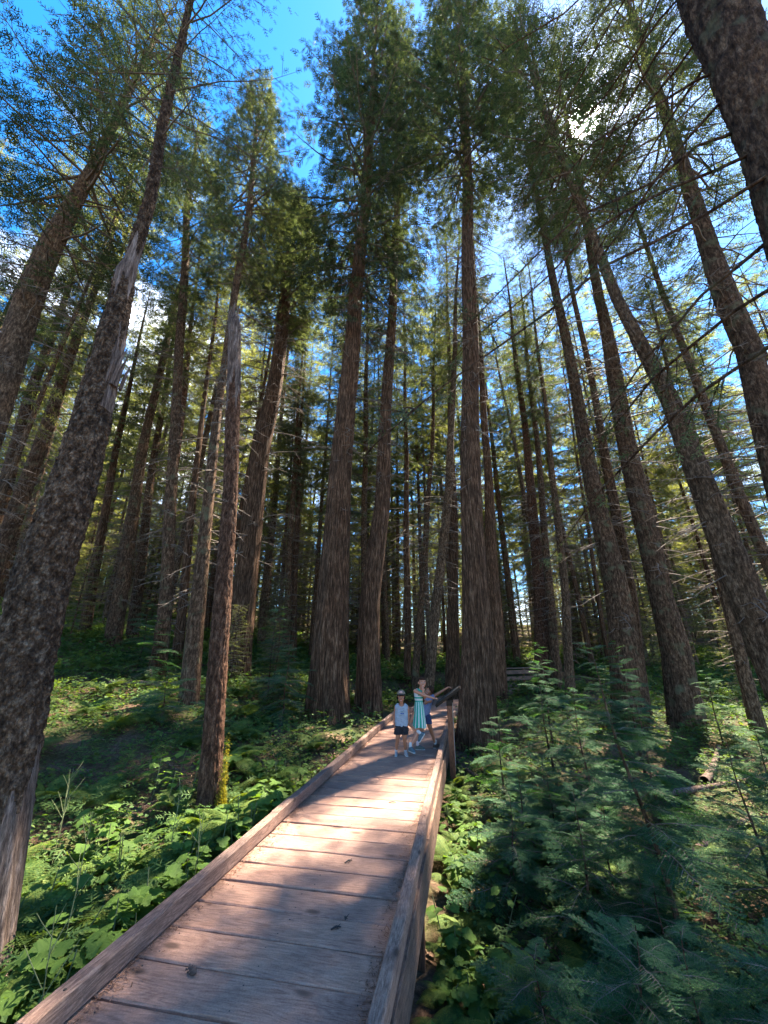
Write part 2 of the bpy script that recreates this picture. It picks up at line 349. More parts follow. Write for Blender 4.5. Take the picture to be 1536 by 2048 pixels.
M['palebark'] = bark('pale_bark', (0.019, 0.011, 0.006), (0.092, 0.056, 0.032), (0.26, 0.175, 0.110), 20, 7, 1.0, 0.06)
M['needle'] = leaf('cedar_spray', (0.027, 0.038, 0.022), (0.058, 0.075, 0.040), (0.135, 0.148, 0.078), 0.45, (1.35, 1.35, 0.65))
M['needle_olive'] = leaf('hemlock_spray', (0.058, 0.068, 0.030), (0.118, 0.130, 0.054), (0.23, 0.225, 0.096), 0.55, (1.4, 1.36, 0.62))
M['sapling'] = leaf('sapling_needle', (0.018, 0.052, 0.024), (0.034, 0.088, 0.038), (0.085, 0.145, 0.050), 0.34, (1.4, 1.6, 0.5), .75, .08)
M['broad'] = leaf('broad_leaf', (0.045, 0.095, 0.020), (0.090, 0.15, 0.028), (0.175, 0.22, 0.040), 0.42, (1.8, 1.7, 0.5))
M['fern'] = leaf('fern_frond', (0.045, 0.090, 0.022), (0.088, 0.135, 0.028), (0.165, 0.185, 0.042), 0.42, (1.8, 1.7, 0.5))
M['cover'] = leaf('low_leaf', (0.030, 0.066, 0.022), (0.064, 0.112, 0.030), (0.135, 0.165, 0.045), 0.42, (1.8, 1.7, 0.5))
M['moss'] = leaf('moss', (0.10, 0.095, 0.012), (0.19, 0.165, 0.02), (0.28, 0.24, 0.03), 0.3)
M['stem'] = plain('green_stem', (0.10, 0.11, 0.045), 0.8, 0.3, 6)
M['plank'] = wood('deck_plank', (0.165, 0.092, 0.063), (0.275, 0.160, 0.112), (0.34, 0.212, 0.152), 0, 1.0, 0.62, 0.35)
M['curb'] = wood('curb_timber', (0.085, 0.050, 0.036), (0.195, 0.120, 0.086), (0.30, 0.20, 0.152), 0, 1.4, 0.7, 0.5)
M['beam'] = wood('side_beam', (0.05, 0.028, 0.018), (0.155, 0.088, 0.056), (0.26, 0.165, 0.115), 0, 1.2, 0.75, 0.6)
M['post'] = wood('post_timber', (0.06, 0.024, 0.012), (0.16, 0.062, 0.030), (0.24, 0.105, 0.055), 2, 1.2, 0.5, 0.4)
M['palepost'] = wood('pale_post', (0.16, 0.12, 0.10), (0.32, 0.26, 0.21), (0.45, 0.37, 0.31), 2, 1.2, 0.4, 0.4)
M['litter'] = leaf('needle_litter', (0.10, 0.05, 0.032), (0.21, 0.115, 0.075), (0.34, 0.20, 0.135), 0.1, (1, 1, 1), 0.9)
M['nail'] = plain('nail_hole', (0.02, 0.016, 0.014), 0.6, 0.1)
M['cone'] = plain('cone_scale', (0.085, 0.05, 0.036), 0.9, 0.35, 60)
M['panel'] = plain('sign_frame', (0.030, 0.020, 0.014), 0.85, 0.2, 15, 0.08)

# ------------------------------------------------------------------ ground
u = np.linspace(-1, 1, 190); g = np.sinh(u * 4.6) / math.sinh(4.6) * 420
GX, GY = np.meshgrid(g, g + 6, indexing='ij'); GZ = gz(GX, GY)
mb = MB(); mb.add(np.stack([GX, GY, GZ], -1), grid_faces(190, 190)[:, ::-1])
structure(obj('ground', mb.mesh('ground', [M['ground']], True)))

# ------------------------------------------------------------------ boardwalk
def oriented(p2, dir2): return math.atan2(dir2[1], dir2[0])
BROT = math.atan2(BN[1], BN[0])            # local x across the walk, local y along it
plank_meshes = [bevel_box(DECKW - 0.02, 0.296 + d, 0.05, 0.007, 0.0022, k, [M['plank']], 6) for k, d in enumerate((0.0, -0.004, 0.003, -0.007, 0.001))]
bx0 = bw(DECKW / 2, -5.5)
walk = thing('boardwalk', 'long brown plank boardwalk with low timber curbs leading to the children', 'boardwalk', (bx0[0], bx0[1], 0), BROT)
PITCHP = 0.3115; NPL = 53; WLEN = NPL * PITCHP
for k in range(NPL):
    r = random.Random(k)
    obj('plank', plank_meshes[k % 5], walk, (r.uniform(-.006, .006), (k + .5) * PITCHP, -0.025 + r.uniform(-.004, .003)),
        (r.uniform(-.008, .008), r.uniform(-.003, .003), r.uniform(-.005, .005) + (math.pi if k % 2 else 0)))
_nb = MB(); _nb.add(*tube([(0, 0, -.002), (0, 0, .0015)], .0048, 7)); _nb.add(np.array([[.0048 * math.cos(a_), .0048 * math.sin(a_), .0015] for a_ in np.arange(7) * 2 * math.pi / 7] + [[0, 0, .0016]]), [[i, (i + 1) % 7, 7] for i in range(7)])
nail_me = _nb.mesh('nail', [M['nail']])
for ch in list(walk.children):
    if ch.location.y > 4.4 and ch.location.y < 12.5:
        r = random.Random(int(ch.location.y * 100))
        for qx in (-.70, -.012, .70):
            for qy in (-.085, .085): obj('nail', nail_me, ch, (qx + r.uniform(-.02, .02), qy + r.uniform(-.015, .015), .0252))
def curbs(walk, L, x, hw, seglen, z0=0.012, hgt=0.128, start=0.0):
    n = max(1, round(L / seglen)); s = L / n
    for k in range(n):
        r = random.Random(k + int(x * 91))
        me = bevel_box(s - 0.006, hw, hgt, 0.009, 0.0025, k, [M['curb']], 8)
        c = obj('curb', me, walk, (x + r.uniform(-.006, .006), start + (k + .5) * s, z0 + hgt / 2 + r.uniform(-.004, .004)), (0, 0, math.pi / 2 + r.uniform(-.0025, .0025)))
        for q in (-0.42, 0.40):
            t = MB(); V, F = tube([(0, 0, 0), (0, 0, 0.004)], 0.009, 8); t.add(V, F); V2 = np.concatenate([V[8:], [[0, 0, .004]]]); t.add(V2, [[i, (i + 1) % 8, 8] for i in range(8)])
            obj('bolt', t.mesh('bolt', [M['nail']]), c, (q * s, r.uniform(-.015, .015), hgt / 2 - 0.0005))
curbs(walk, WLEN, -DECKW / 2 + 0.048, 0.095, 2.75)
curbs(walk, WLEN, DECKW / 2 - 0.039, 0.086, 2.75)
# short spacer blocks that raise the curb, side beams and posts
for sx in (-1, 1):
    for k in range(6):
        me = bevel_box(WLEN / 6 - 0.005, 0.034, 0.34, 0.006, 0.003, k + 20, [M['beam']], 8)
        obj('side_beam', me, walk, (sx * (DECKW / 2 + 0.0135), (k + .5) * WLEN / 6, -0.17 + 0.006), (0, 0, math.pi / 2))
    for k, a in enumerate(np.arange(0.9, WLEN, 2.35)):
        p = bw(DECKW / 2 + sx * (DECKW / 2 + .1), a - 5.5); zb = float(gz(p[0], p[1])) - 0.25
        me = bevel_box(0.12, 0.12, abs(zb) + 0.02, 0.008, 0.002, k, [M['post']], 0)
        obj('support_post', me, walk, (sx * (DECKW / 2 - 0.07), a, zb / 2 - 0.10), (0.02 * math.sin(k * 3), 0, 0.05 * math.sin(k * 7)))
mid = bevel_box(WLEN, 0.09, 0.22, 0.006, 0, 0, [M['beam']], 0)
obj('centre_beam', mid, walk, (0.0, WLEN / 2, -0.165), (0, 0, math.pi / 2))

def walk_section(p0, p1, width, label, z=0.0, rail=None, extra=()):
    p0 = np.array(p0, float); p1 = np.array(p1, float); d = p1 - p0; L = np.linalg.norm(d); d /= L
    w = thing('boardwalk', label, 'boardwalk', (p0[0], p0[1], z), math.atan2(d[1], d[0]) - math.pi / 2)
    n = int(L / PITCHP)
    ms = [bevel_box(width, 0.294, 0.05, 0.006, 0.002, k, [M['plank']], 0) for k in range(3)]
    for k in range(n):
        r = random.Random(k); obj('plank', ms[k % 3], w, (0, (k + .5) * PITCHP, -0.027 + r.uniform(-.003, .003)), (0, 0, math.pi * (k % 2)))
    for sx in (-1, 1):
        if rail == sx: continue
        curbs(w, L, sx * (width / 2 - 0.05), 0.10, 2.6)
    for sx in (-1, 1):
        obj('side_beam', bevel_box(L, 0.07, 0.26, 0.006, 0.003, 3, [M['beam']], 4), w, (sx * (width / 2 + 0.036), L / 2, -0.14), (0, 0, math.pi / 2))
        for k, a in enumerate(np.arange(0.5, L, 2.0)):
            obj('support_post', bevel_box(0.11, 0.11, 1.3, 0.006, 0, 0, [M['post']]), w, (sx * (width / 2 + 0.128), a, -0.66))
    if rail:
        x = rail * (width / 2 - 0.02)
        for a in np.arange(0.15, L, 1.55):
            obj('rail_post', bevel_box(0.1, 0.1, 1.0, 0.006, 0, 0, [M['post']]), w, (x, a, 0.5))
        for zz, hh in ((0.18, 0.2), (0.50, 0.2), (0.82, 0.2)):
            obj('rail_board', bevel_box(L, 0.04, hh, 0.006, 0.002, int(zz * 10), [M['beam']], 4), w, (x - rail * 0.072, L / 2, zz), (0, 0, math.pi / 2))
        obj('top_rail', bevel_box(L, 0.15, 0.045, 0.006, 0.002, 9, [M['curb']], 4), w, (x, L / 2, 1.023), (0, 0, math.pi / 2))
    return w
e0 = bw(DECKW / 2, WLEN - 5.5 + 0.02)
s2a = e0 + np.array([0.22, 0.30]); s2b = (4.25, 20.2)
walk_section(s2a, s2b, 1.62, 'pale sunlit plank walkway bending right behind the children', -0.006)
walk_section((4.05, 21.2), (10.6, 24.6), 1.5, 'far plank walkway with a brown board railing beyond the big cedar', -0.012, rail=-1)

# ------------------------------------------------------------------ foliage and branch prototypes
def spray_template(kind):
    """one small foliage spray lying in the xy plane, growing along +x, unit length"""
    V, F = [], []
    def tri(p, d, w):
        d = np.array(d, float); p = np.array(p, float); n = np.array([-d[1], d[0], 0]); n /= np.linalg.norm(n)
        b = len(V); V.extend([p - n * w * .25, p + d * .45 - n * w * .5, p + d, p + d * .45 + n * w * .5]); F.append([b, b + 1, b + 2, b + 3])
    if kind == 'cedar':
        tri((0, 0, 0), (1, 0, -.16), .085)
        for x, l, s in ((.12, .46, 1), (.22, .46, -1), (.36, .42, 1), (.46, .40, -1), (.60, .32, 1), (.70, .28, -1)):
            tri((x, 0, -.05 * x), (l * .8, s * l * .66, -.10), .095)
    else:
        tri((0, 0, 0), (1, 0, -.05), .085)
        for x, l, s in ((.1, .36, 1), (.2, .36, -1), (.38, .34, 1), (.48, .32, -1), (.68, .26, 1), (.75, .24, -1)):
            tri((x, 0, 0), (l * .6, s * l * .85, -.02), .085)
    return np.array(V, float), np.array(F)
def stamp(mb, TV, TF, P, X, Nrm, S, m=0):
    """places copies of a template: P positions, X growth direction, Nrm rough normal, S size"""
    P = np.asarray(P); X = np.asarray(X); S = np.asarray(S)
    X = X / np.linalg.norm(X, axis=1, keepdims=True)
    Y = np.cross(Nrm, X); Y /= np.maximum(np.linalg.norm(Y, axis=1, keepdims=True), 1e-6); Z = np.cross(X, Y)
    V = P[:, None] + S[:, None, None] * (TV[None, :, 0:1] * X[:, None] + TV[None, :, 1:2] * Y[:, None] + TV[None, :, 2:3] * Z[:, None])
    n, k = len(P), len(TV)
    F = (TF[None] + (np.arange(n) * k)[:, None, None]).reshape(-1, TF.shape[1])
    mb.add(V.reshape(-1, 3), F, m)

def make_crown(seed, H, R, nbr, kind, leafmat, dens=1.0, shape=1.0, low_droop=0.35, size=0.26, hang=0.5, bare=0.25, gap=.088, thick=1.0, minlen=.5):
    """limbs mesh + foliage mesh of a conifer crown standing on z = 0..H"""
    r = np.random.default_rng(seed); wood_, fol = MB(), MB()
    TV, TF = spray_template(kind); PP, XX, NN, SS = [], [], [], []
    for i in range(nbr):
        t = (i + r.uniform(0, 1)) / nbr; t = t ** 0.92
        if r.random() < 0.06: continue
        prof = (min(1, (t + .03) / .34) ** .75) * (1 - t) ** (0.62 * shape) + 0.05
        L = max(minlen, R * prof * r.uniform(.6, 1.25)); az = i * 2.399963 + r.uniform(-.5, .5)
        rise = (-low_droop + (low_droop + .75) * t) + r.uniform(-.15, .15)
        d = np.array([math.cos(az), math.sin(az), 0.0]); n = 6; uu = np.linspace(0, 1, n)
        sag = -(0.30 * (1 - t) + .05) * L * uu ** 2 + 0.16 * L * uu ** 4
        side = np.array([-d[1], d[0], 0]); wig = r.normal(0, .04, n).cumsum() * L * .5
        P = d[None] * (uu * L)[:, None] + side[None] * wig[:, None]; P[:, 2] = t * H + rise * L * uu * .8 + sag
        wood_.add(*tube(P, np.linspace((.012 + .011 * L) * thick, .004 * thick, n), 4))
        dn = dens * r.uniform(.5, 1.35); ns = max(3, int(L * 4.6 * dn))
        for k in range(ns):
            for s in (-1, 1):
                uk = bare + (1 - bare) * (k + r.uniform(0, 1)) / ns
                base = np.array([np.interp(uk, uu, P[:, c]) for c in range(3)])
                l2 = (.16 + .36 * L * (1.08 - uk)) * r.uniform(.6, 1.2); l2 = min(l2, 1.25)
                ang = s * r.uniform(.6, 1.15)
                sd = d * math.cos(ang) + side * math.sin(ang); sd[2] += r.uniform(-.35, .2) + rise * .4
                e = base + sd * l2; e[2] -= .18 * l2
                if k % 2 == 0: wood_.add(*tube(np.stack([base, (base + e) / 2 + [0, 0, .03 * l2], e]), [.007, .005, .003], 3))
                m = max(2, int(l2 / gap * min(1.2, dn)))
                q = (np.arange(m) + r.uniform(0, 1, m)) / m
                PP.append(base + (e - base) * q[:, None] + r.normal(0, .02, (m, 3)))
                fs = np.where(np.arange(m) % 2, 1, -1) * r.uniform(.3, 1.0, m); ss = np.cross(sd, [0, 0, 1.0])
                x = sd[None] * np.cos(fs)[:, None] + ss[None] * np.sin(fs)[:, None]; x[:, 2] -= hang * r.uniform(.2, 1.2, m)
                XX.append(x); nn = r.normal(0, .45, (m, 3)); nn[:, 2] += 1; NN.append(nn); SS.append(size * r.uniform(.65, 1.3, m))
    stamp(fol, TV, TF, np.concatenate(PP), np.concatenate(XX), np.concatenate(NN), np.concatenate(SS))
    return wood_.mesh('limbs', [M['twig']], True), fol.mesh('foliage', [leafmat])

CROWN = {}
CROWN['cedar_a'] = (make_crown(1, 20, 2.9, 215, 'cedar', M['needle'], 1.0, .9, .45, .29, 1.0), 20, 2.9)
CROWN['cedar_b'] = (make_crown(2, 20, 2.7, 185, 'cedar', M['needle'], .95, 1.1, .5, .29, 1.1), 20, 2.7)
CROWN['fir_a'] = (make_crown(3, 18, 2.8, 120, 'hemlock', M['needle'], .85, 1.0, .25, .30, .35), 18, 2.8)
CROWN['fir_b'] = (make_crown(4, 18, 2.6, 140, 'hemlock', M['needle'], 1.0, .9, .35, .215, .7, gap=.062), 18, 2.6)
CROWN['back_a'] = (make_crown(5, 20, 3.2, 88, 'cedar', M['needle_olive'], .68, .7, .3, .46, .4), 20, 3.2)
CROWN['back_b'] = (make_crown(6, 20, 3.0, 84, 'hemlock', M['needle_olive'], .68, .8, .2, .48, .3), 20, 3.0)
CROWN['young'] = (make_crown(7, 6, 1.5, 75, 'hemlock', M['needle_olive'], 1.2, 1.1, .2, .20, .3, .12), 6, 1.5)
CROWN['sparse'] = (make_crown(8, 12, 3.2, 60, 'hemlock', M['needle'], .9, .5, .35, .15, .8, .3, gap=.075, thick=.45), 12, 3.2)

def make_dead(seed, H, n, R):
    """bare, brittle lower branches round a trunk, z = 0..H"""
    r = np.random.default_rng(seed); mb = MB()
    for i in range(n):
        az = r.uniform(0, 6.28); z = H * r.random() ** .8; L = R * r.uniform(.3, 1.0) * (.5 + .5 * z / H)
        d = np.array([math.cos(az), math.sin(az), 0]); s = np.array([-d[1], d[0], 0]); k = 6; uu = np.linspace(0, 1, k)
        P = d * (uu * L)[:, None] + s * (r.normal(0, .05, k).cumsum() * L * .5)[:, None]
        P[:, 2] = z + L * (r.uniform(-.35, .25) * uu - .22 * uu ** 2)
        mb.add(*tube(P, np.linspace(.009 + .008 * L, .004, k), 4))
        for q in range(int(3 + L * 3.5)):
            uq = r.uniform(.2, .98); b = np.array([np.interp(uq, uu, P[:, c]) for c in range(3)])
            sd = d * r.uniform(.2, .9) + s * r.choice([-1, 1]) * r.uniform(.4, 1) + [0, 0, r.uniform(-.5, .2)]
            l2 = L * r.uniform(.12, .35); e = b + sd * l2; e[2] -= .1 * l2
            mb.add(*tube(np.stack([b, (b + e) / 2 + r.normal(0, .03 * l2, 3), e]), [.007, .0055, .0035], 3))
    return mb.mesh('dead_branches', [M['twig']], True)
DEAD = [make_dead(21, 8, 74, 1.9), make_dead(22, 8, 64, 2.2), make_dead(23, 10, 95, 1.8)]

# ------------------------------------------------------------------ trunks
def trunk_mesh(P, R, mats, sides=32, step=0.25, flare=0.6, flare_h=0.7, lobes=6, flute=0.035, seed=0, wspeed=.25, matf=None, plates=0.0, zwig=0.03):
    """P axis points from the ground up, R radii; ridged bark and root flare are real relief"""
    P = np.asarray(P, float); R = np.asarray(R, float); r = np.random.default_rng(seed)
    dl = np.concatenate([[0], np.cumsum(np.linalg.norm(np.diff(P, axis=0), axis=1))]); n = max(6, int(dl[-1] / step))
    h = dl[-1] * np.linspace(0, 1, n) ** (1.25 if plates == 0 else 1.0)
    C = np.stack([np.interp(h, dl, P[:, c]) for c in range(3)], 1); rr = np.interp(h, dl, R)
    ker = np.array([1, 2, 3, 2, 1]) / 9.0
    for c in range(2): C[2:-2, c] = np.convolve(C[:, c], ker, 'valid')
    C[:, 0] += zwig * np.sin(h * .7 + r.uniform(0, 6)) * np.clip(h / 3, 0, 1); C[:, 1] += zwig * np.sin(h * .55 + r.uniform(0, 6)) * np.clip(h / 3, 0, 1)
    th = np.linspace(0, 2 * math.pi, sides, endpoint=False); TH_, HH = np.meshgrid(th, h)
    rel = np.zeros_like(TH_)
    for k in range(16):
        kk = r.integers(4, 26 if sides > 40 else 12); rel += r.uniform(.3, 1) * np.cos(kk * TH_ + HH * r.uniform(-1, 1) * wspeed * 6 + r.uniform(0, 6.28)) / (1 + kk * .06)
    rel *= flute / 2.2
    lob = sum(a * np.cos(k * TH_ + p + .15 * HH) for k, a, p in ((lobes, .45, r.uniform(0, 6)), (lobes - 2, .35, r.uniform(0, 6)), (3, .3, r.uniform(0, 6))))
    fl = flare * np.exp(-HH / flare_h)
    rad = rr[:, None] * (.95 + rel + fl * (.12 + .62 * lob) + .5 * flute * lob)
    if plates:
        cw, ch = .045, .06
        U, W = TH_ * .3 / cw, HH / ch; nu = int(round(2 * math.pi * .3 / cw)); U = TH_ / (2 * math.pi) * nu
        rs = np.random.default_rng(seed + 5); JG = rs.random((nu + 1, int(h[-1] / ch) + 4, 3)); best = np.full(U.shape, 9.0); hv = np.zeros(U.shape)
        iu, iw = np.floor(U).astype(int), np.floor(W).astype(int)
        for du in (-1, 0, 1):
            for dw in (-1, 0, 1):
                a, b = (iu + du) % nu, np.clip(iw + dw, 0, JG.shape[1] - 1); j = JG[a, b]
                dx = iu + du + j[..., 0] - U; dy = iw + dw + j[..., 1] - W; dd = dx * dx + dy * dy
                w = dd < best; best = np.where(w, dd, best); hv = np.where(w, j[..., 2], hv)
        mask = matf(TH_, HH)[1] if matf else 1.0
        rad += plates * (hv * 1.3 - .55 - .9 * np.clip(best, 0, 1)) * mask
    V = C[:, None] + np.stack([np.cos(TH_) * rad, np.sin(TH_) * rad, np.zeros_like(rad)], -1)
    mb = MB(); F = grid_faces(n, sides, True)
    if matf:
        mi, _ = matf(TH_, HH); mi = mi[:-1].reshape(-1)
        for k in range(len(mats)): 
            if (mi == k).any(): pass
        mb.add(V, F); mb.m4[-1] = mi.astype(int)
    else: mb.add(V, F)
    mb.add(np.concatenate([V[-1], [C[-1] + [0, 0, rr[-1] * .3]]]), [[i, (i + 1) % sides, sides] for i in range(sides)])
    return mb.mesh('trunk', mats, True)

def orient(d):
    return Vector(d).to_track_quat('Z', 'Y').to_euler()
TREE_XY = []
def tree(name, label, D, px, top_z, crown=None, c0=None, crad=1.0, mats=None, sides=40, dead=None, dead_r=(1.0, 8.0, 1.0), flare=.5, flare_h=.6, flute=.04, seed=0, group=None, cat='tree', **kw):
    """px: (x, y, width) of the trunk in the photograph from low to high, all at forward distance D"""
    px = [(x, y, w * (.88 if D < 4 else .93)) for x, y, w in px]
    Q = [at(x, y, D) for x, y, w in px]; R = [w / 2 / FPX * zc_of(q) for q, (x, y, w) in zip(Q, px)]
    d0 = (Q[1] - Q[0]) / (Q[1][2] - Q[0][2])
    zg = float(gz(Q[0][0], D)) - .12; b = Q[0] + d0 * (zg - Q[0][2]); b[1] = D
    if Q[0][2] < zg + .15: Q, R = Q[1:], R[1:]; R0 = px[0][2] / 2 / FPX * zc_of(b)
    else: R0 = R[0] * 1.06
    Q = [b] + Q; R = [R0] + R
    if top_z is not None and top_z > Q[-1][2] + .5:
        dt = (Q[-1] - Q[-2]) / (Q[-1][2] - Q[-2][2]); dt = dt * np.array([.6, .6, 1]); tp = Q[-1] + dt * (top_z - Q[-1][2]); Q.append(tp); R.append(.03)
    root = thing(name, label, cat, b, 0, group); Q = [q - b for q in Q]
    obj('trunk', trunk_mesh(Q, R, mats, sides, flare=flare, flare_h=flare_h, flute=flute, seed=seed, **kw), root)
    TREE_XY.append((b[0], b[1], R[0]))
    zs = [q[2] for q in Q]
    def axis(z): return np.array([np.interp(z, zs, [q[c] for q in Q]) for c in range(3)])
    if crown:
        (lm, fm), H, R_ = CROWN[crown]; z0 = c0 - b[2]; z1 = zs[-1] + .3; a0, a1 = axis(z0), Q[-1]
        e = orient(a1 - a0); s = crad / R_; rz = seed * 1.7
        rot = (e.to_matrix() @ Matrix.Rotation(rz, 3, 'Z')).to_euler()
        for nm, me in (('limbs', lm), ('crown', fm)):
            obj(nm, me, root, a0, rot, (s, s, (z1 - z0) / H))
    if dead is not None:
        za, zb, k = dead_r; za -= b[2]; zb -= b[2]; a0, a1 = axis(za), axis(zb); hh = {0: 8, 1: 8, 2: 10}[dead]
        rot = (orient(a1 - a0).to_matrix() @ Matrix.Rotation(seed * 2.3, 3, 'Z')).to_euler()
        obj('dead_branches', DEAD[dead], root, a0, rot, (k, k, (zb - za) / hh))
        if seed in (4, 6, 9, 14, 16, 27):      # short broken stubs up the trunk
            obj('dead_branches', DEAD[(dead + 1) % 3], root, a0, rot, (.42, .42, (zb - za) / (8, 8, 10)[(dead + 1) % 3]))
    return root, Q, R

CED, FIR = [M['cedar']], [M['fir']]
# --- the near flaky fir on the left, stripped of bark at its foot and higher up
def flaky_mat(TH_, HH):
    edge = 1.28 + .16 * np.sin(TH_ * 3 + 1) + .10 * np.sin(TH_ * 7) + .06 * np.sin(TH_ * 13 + HH * 3)
    th = np.mod(TH_ + .45, 2 * math.pi) - math.pi         # faces +x, towards the walk
    sc_ = (np.abs(th - math.pi) < 0) | False
    side = np.cos(TH_ - 0.15)
    scar = (side > .72 + .06 * np.sin(HH * 9)) & (HH > 4.75) & (HH < 5.75 + .2 * np.sin(TH_ * 9))
    top = (HH > 6.55 + .16 * np.sin(TH_ * 5) + .09 * np.sin(TH_ * 11 + 2)) & (HH < 7.25 + .2 * np.sin(TH_ * 4))
    bare_ = (HH < edge) | scar | top
    return np.where(bare_, 1, 0), np.where(bare_, 0, 1.0)
tA, QA, RA = tree('fir_tree', 'thick flaky-barked fir at the left edge, its foot stripped of bark', 3.6,
    [(-38, 1910, 120), (20, 1500, 118), (52, 1300, 118), (87, 1150, 110), (139, 1000, 96), (182, 850, 76), (218, 700, 58), (241, 600, 46), (252, 545, 42), (262, 525, 31), (300, 400, 24), (325, 250, 20)],
    16, 'sparse', 8.0, 2.4, [M['flaky'], M['bare']], 150, flare=.35, flare_h=.35, flute=.03, seed=3, matf=flaky_mat, plates=.022, step=.04, zwig=.0)
# splintered stub of the torn side stem
mb = MB(); rr = np.random.default_rng(5)
for k in range(5):
    h0 = rr.uniform(.2, .5); b0 = np.array([.15 + rr.uniform(-.05, .05), rr.uniform(-.09, .05), 0]); mb.add(*tube([b0, b0 + [.02, 0, h0 * .6], b0 + [.05 + .02 * k % .04, 0, h0]], [.022, .016, .003], 5))
def axA(z): return np.array([np.interp(z, [q[2] for q in QA], [q[c] for q in QA]) for c in range(3)])
obj('splintered_stub', mb.mesh('stub', [M['bare']]), tA, axA(5.05))

# --- broken snag beside the walk
def snag_mat(TH_, HH):
    top = HH > 7.0 + .35 * np.sin(TH_ * 4 + 1) + .2 * np.sin(TH_ * 9)
    return np.where(top, 1, 0), np.where(top, 0, 1.0)
tB, QB, RB = tree('snag', 'slim red-brown dead snag with broken top and yellow moss at its foot', 6.3,
    [(416, 1640, 58), (424, 1500, 46), (437, 1300, 41), (449, 1150, 37), (461, 1000, 32), (465, 850, 31), (468, 740, 29), (469, 650, 27), (468, 628, 14)],
    None, None, None, 1, [M['redbark'], M['bare']], 72, dead=0, dead_r=(3.0, 8.6, .35), flare=.45, flare_h=.28, flute=.035, seed=12, matf=snag_mat, plates=.012, step=.03, cat='dead tree', zwig=.01)
mb = MB(); bp = QB[-1]
for k in range(9):
    a = k * .7; b0 = bp + [.075 * math.cos(a), .075 * math.sin(a), -.25]; hh = rr.uniform(.2, .55); mb.add(*tube([b0, b0 + [0, 0, hh * .7], b0 + [.01, 0, hh]], [.03, .022, .003], 5))
obj('splintered_top', mb.mesh('splinters', [M['bare']]), tB)
# moss cushion up the right side of the foot, and bare roots
mb = MB(); n = 2400; rm = np.random.default_rng(8)
hh = np.abs(rm.normal(0, .34, n)); th_ = rm.normal(-.35, .22 + .75 * np.exp(-hh / .12), n); rad_ = .15 + .20 * np.exp(-hh / .10) * (1 + .4 * np.cos(th_ * 3)) + rm.uniform(-.015, .02, n)
P_ = np.stack([rad_ * np.cos(th_), rad_ * np.sin(th_), hh + .06 + rm.uniform(-.03, .03, n)], 1)
stamp(mb, *spray_template('cedar'), P_, np.stack([np.cos(th_), np.sin(th_), rm.normal(.1, .6, n)], 1) + rm.normal(0, .5, (n, 3)), rm.normal(0, 1, (n, 3)), rm.uniform(.022, .045, n))
obj('moss', mb.mesh('moss', [M['moss']]), tB)
for k, a in enumerate((-.9, -.55, -.2, .3, -1.5)):
    d = np.array([math.cos(a), math.sin(a), 0]); L = .75 + .25 * (k % 3)
    P = np.stack([d * t * L + np.array([0, 0, .26 - .28 * t + .06 * math.sin(t * 5 + k)]) for t in np.linspace(.15, 1, 8)])
    obj('root', MB.mesh((lambda m_: (m_.add(*tube(P, np.linspace(.055, .012, 8), 8)), m_)[1])(MB()), 'root', [M['redbark']], True), tB)

# --- the big cedars and firs that carry the picture
tree('cedar_tree', 'biggest cedar, broad fluted trunk left of the children', 12.2,
    [(656, 1440, 104), (659, 1350, 86), (664, 1200, 69), (679, 1000, 52), (693, 800, 41), (712, 600, 31), (729, 420, 23), (742, 250, 17)], 41, 'cedar_a', 14, 4.3, CED, 84, dead=1, dead_r=(6, 17, 1.1), flare=.34, flare_h=.7, flute=.06, seed=4, lobes=9)
tree('cedar_tree', 'tall cedar just right of the broadest trunk, behind the boy', 13.2,
    [(738, 1428, 60), (739, 1300, 50), (741, 1200, 45), (764, 1000, 34), (774, 800, 25), (785, 600, 18), (795, 420, 14)], 39, 'cedar_b', 13.5, 3.2, CED, 72, dead=0, dead_r=(5, 17, 1.0), flare=.3, flare_h=.6, flute=.05, seed=6, lobes=7)
tree('cedar_tree', 'large straight cedar with flared foot right of the signpost', 11.0,
    [(952, 1528, 96), (953, 1400, 80), (954, 1300, 68), (948, 1200, 57), (943, 1000, 46), (941, 800, 38), (938, 600, 31), (935, 400, 23), (931, 200, 16)], 40, 'cedar_a', 18.5, 3.9, CED, 84, dead=0, dead_r=(5.5, 18, 1.1), flare=.42, flare_h=.42, flute=.06, seed=9, lobes=7)
tree('fir_tree', 'dark fir rising behind the tall sapling on the right', 13.0,
    [(1262, 1440, 76), (1243, 1250, 56), (1225, 1150, 48), (1193, 1000, 36), (1155, 800, 24), (1115, 600, 17)], 36, 'fir_a', 17.5, 2.35, FIR, 64, dead=2, dead_r=(2.5, 16, 1.5), flare=.25, seed=14, plates=.016, step=.08)
tree('fir_tree', 'slim fir pressed against the right side of a thicker dark trunk', 13.9,
    [(1285, 1400, 30), (1262, 1200, 26), (1228, 1000, 20), (1190, 800, 14)], 30, 'fir_b', 18, 1.6, [M['palebark']], 36, flare=.2, seed=15)
tree('fir_tree', 'dark straight fir with wide foot, second big trunk from the right edge', 13.0,
    [(1374, 1450, 74), (1352, 1300, 56), (1323, 1200, 45), (1277, 1000, 41), (1239, 800, 34), (1198, 600, 20), (1180, 480, 16)], 38, 'fir_a', 18.0, 2.7, FIR, 64, dead=1, dead_r=(3, 16, 1.5), flare=.3, seed=16, plates=.016, step=.08)
tree('fir_tree', 'leaning fir crossing the right side up towards the sun', 8.0,
    [(1497, 1200, 66), (1418, 1000, 52), (1339, 800, 36), (1235, 600, 22), (1185, 470, 18), (1135, 350, 15)], 26, 'fir_a', 13.2, 2.8, [M['palebark']], 72, dead=2, dead_r=(2.5, 12, 1.2), flare=.3, seed=18, plates=.013, step=.07)
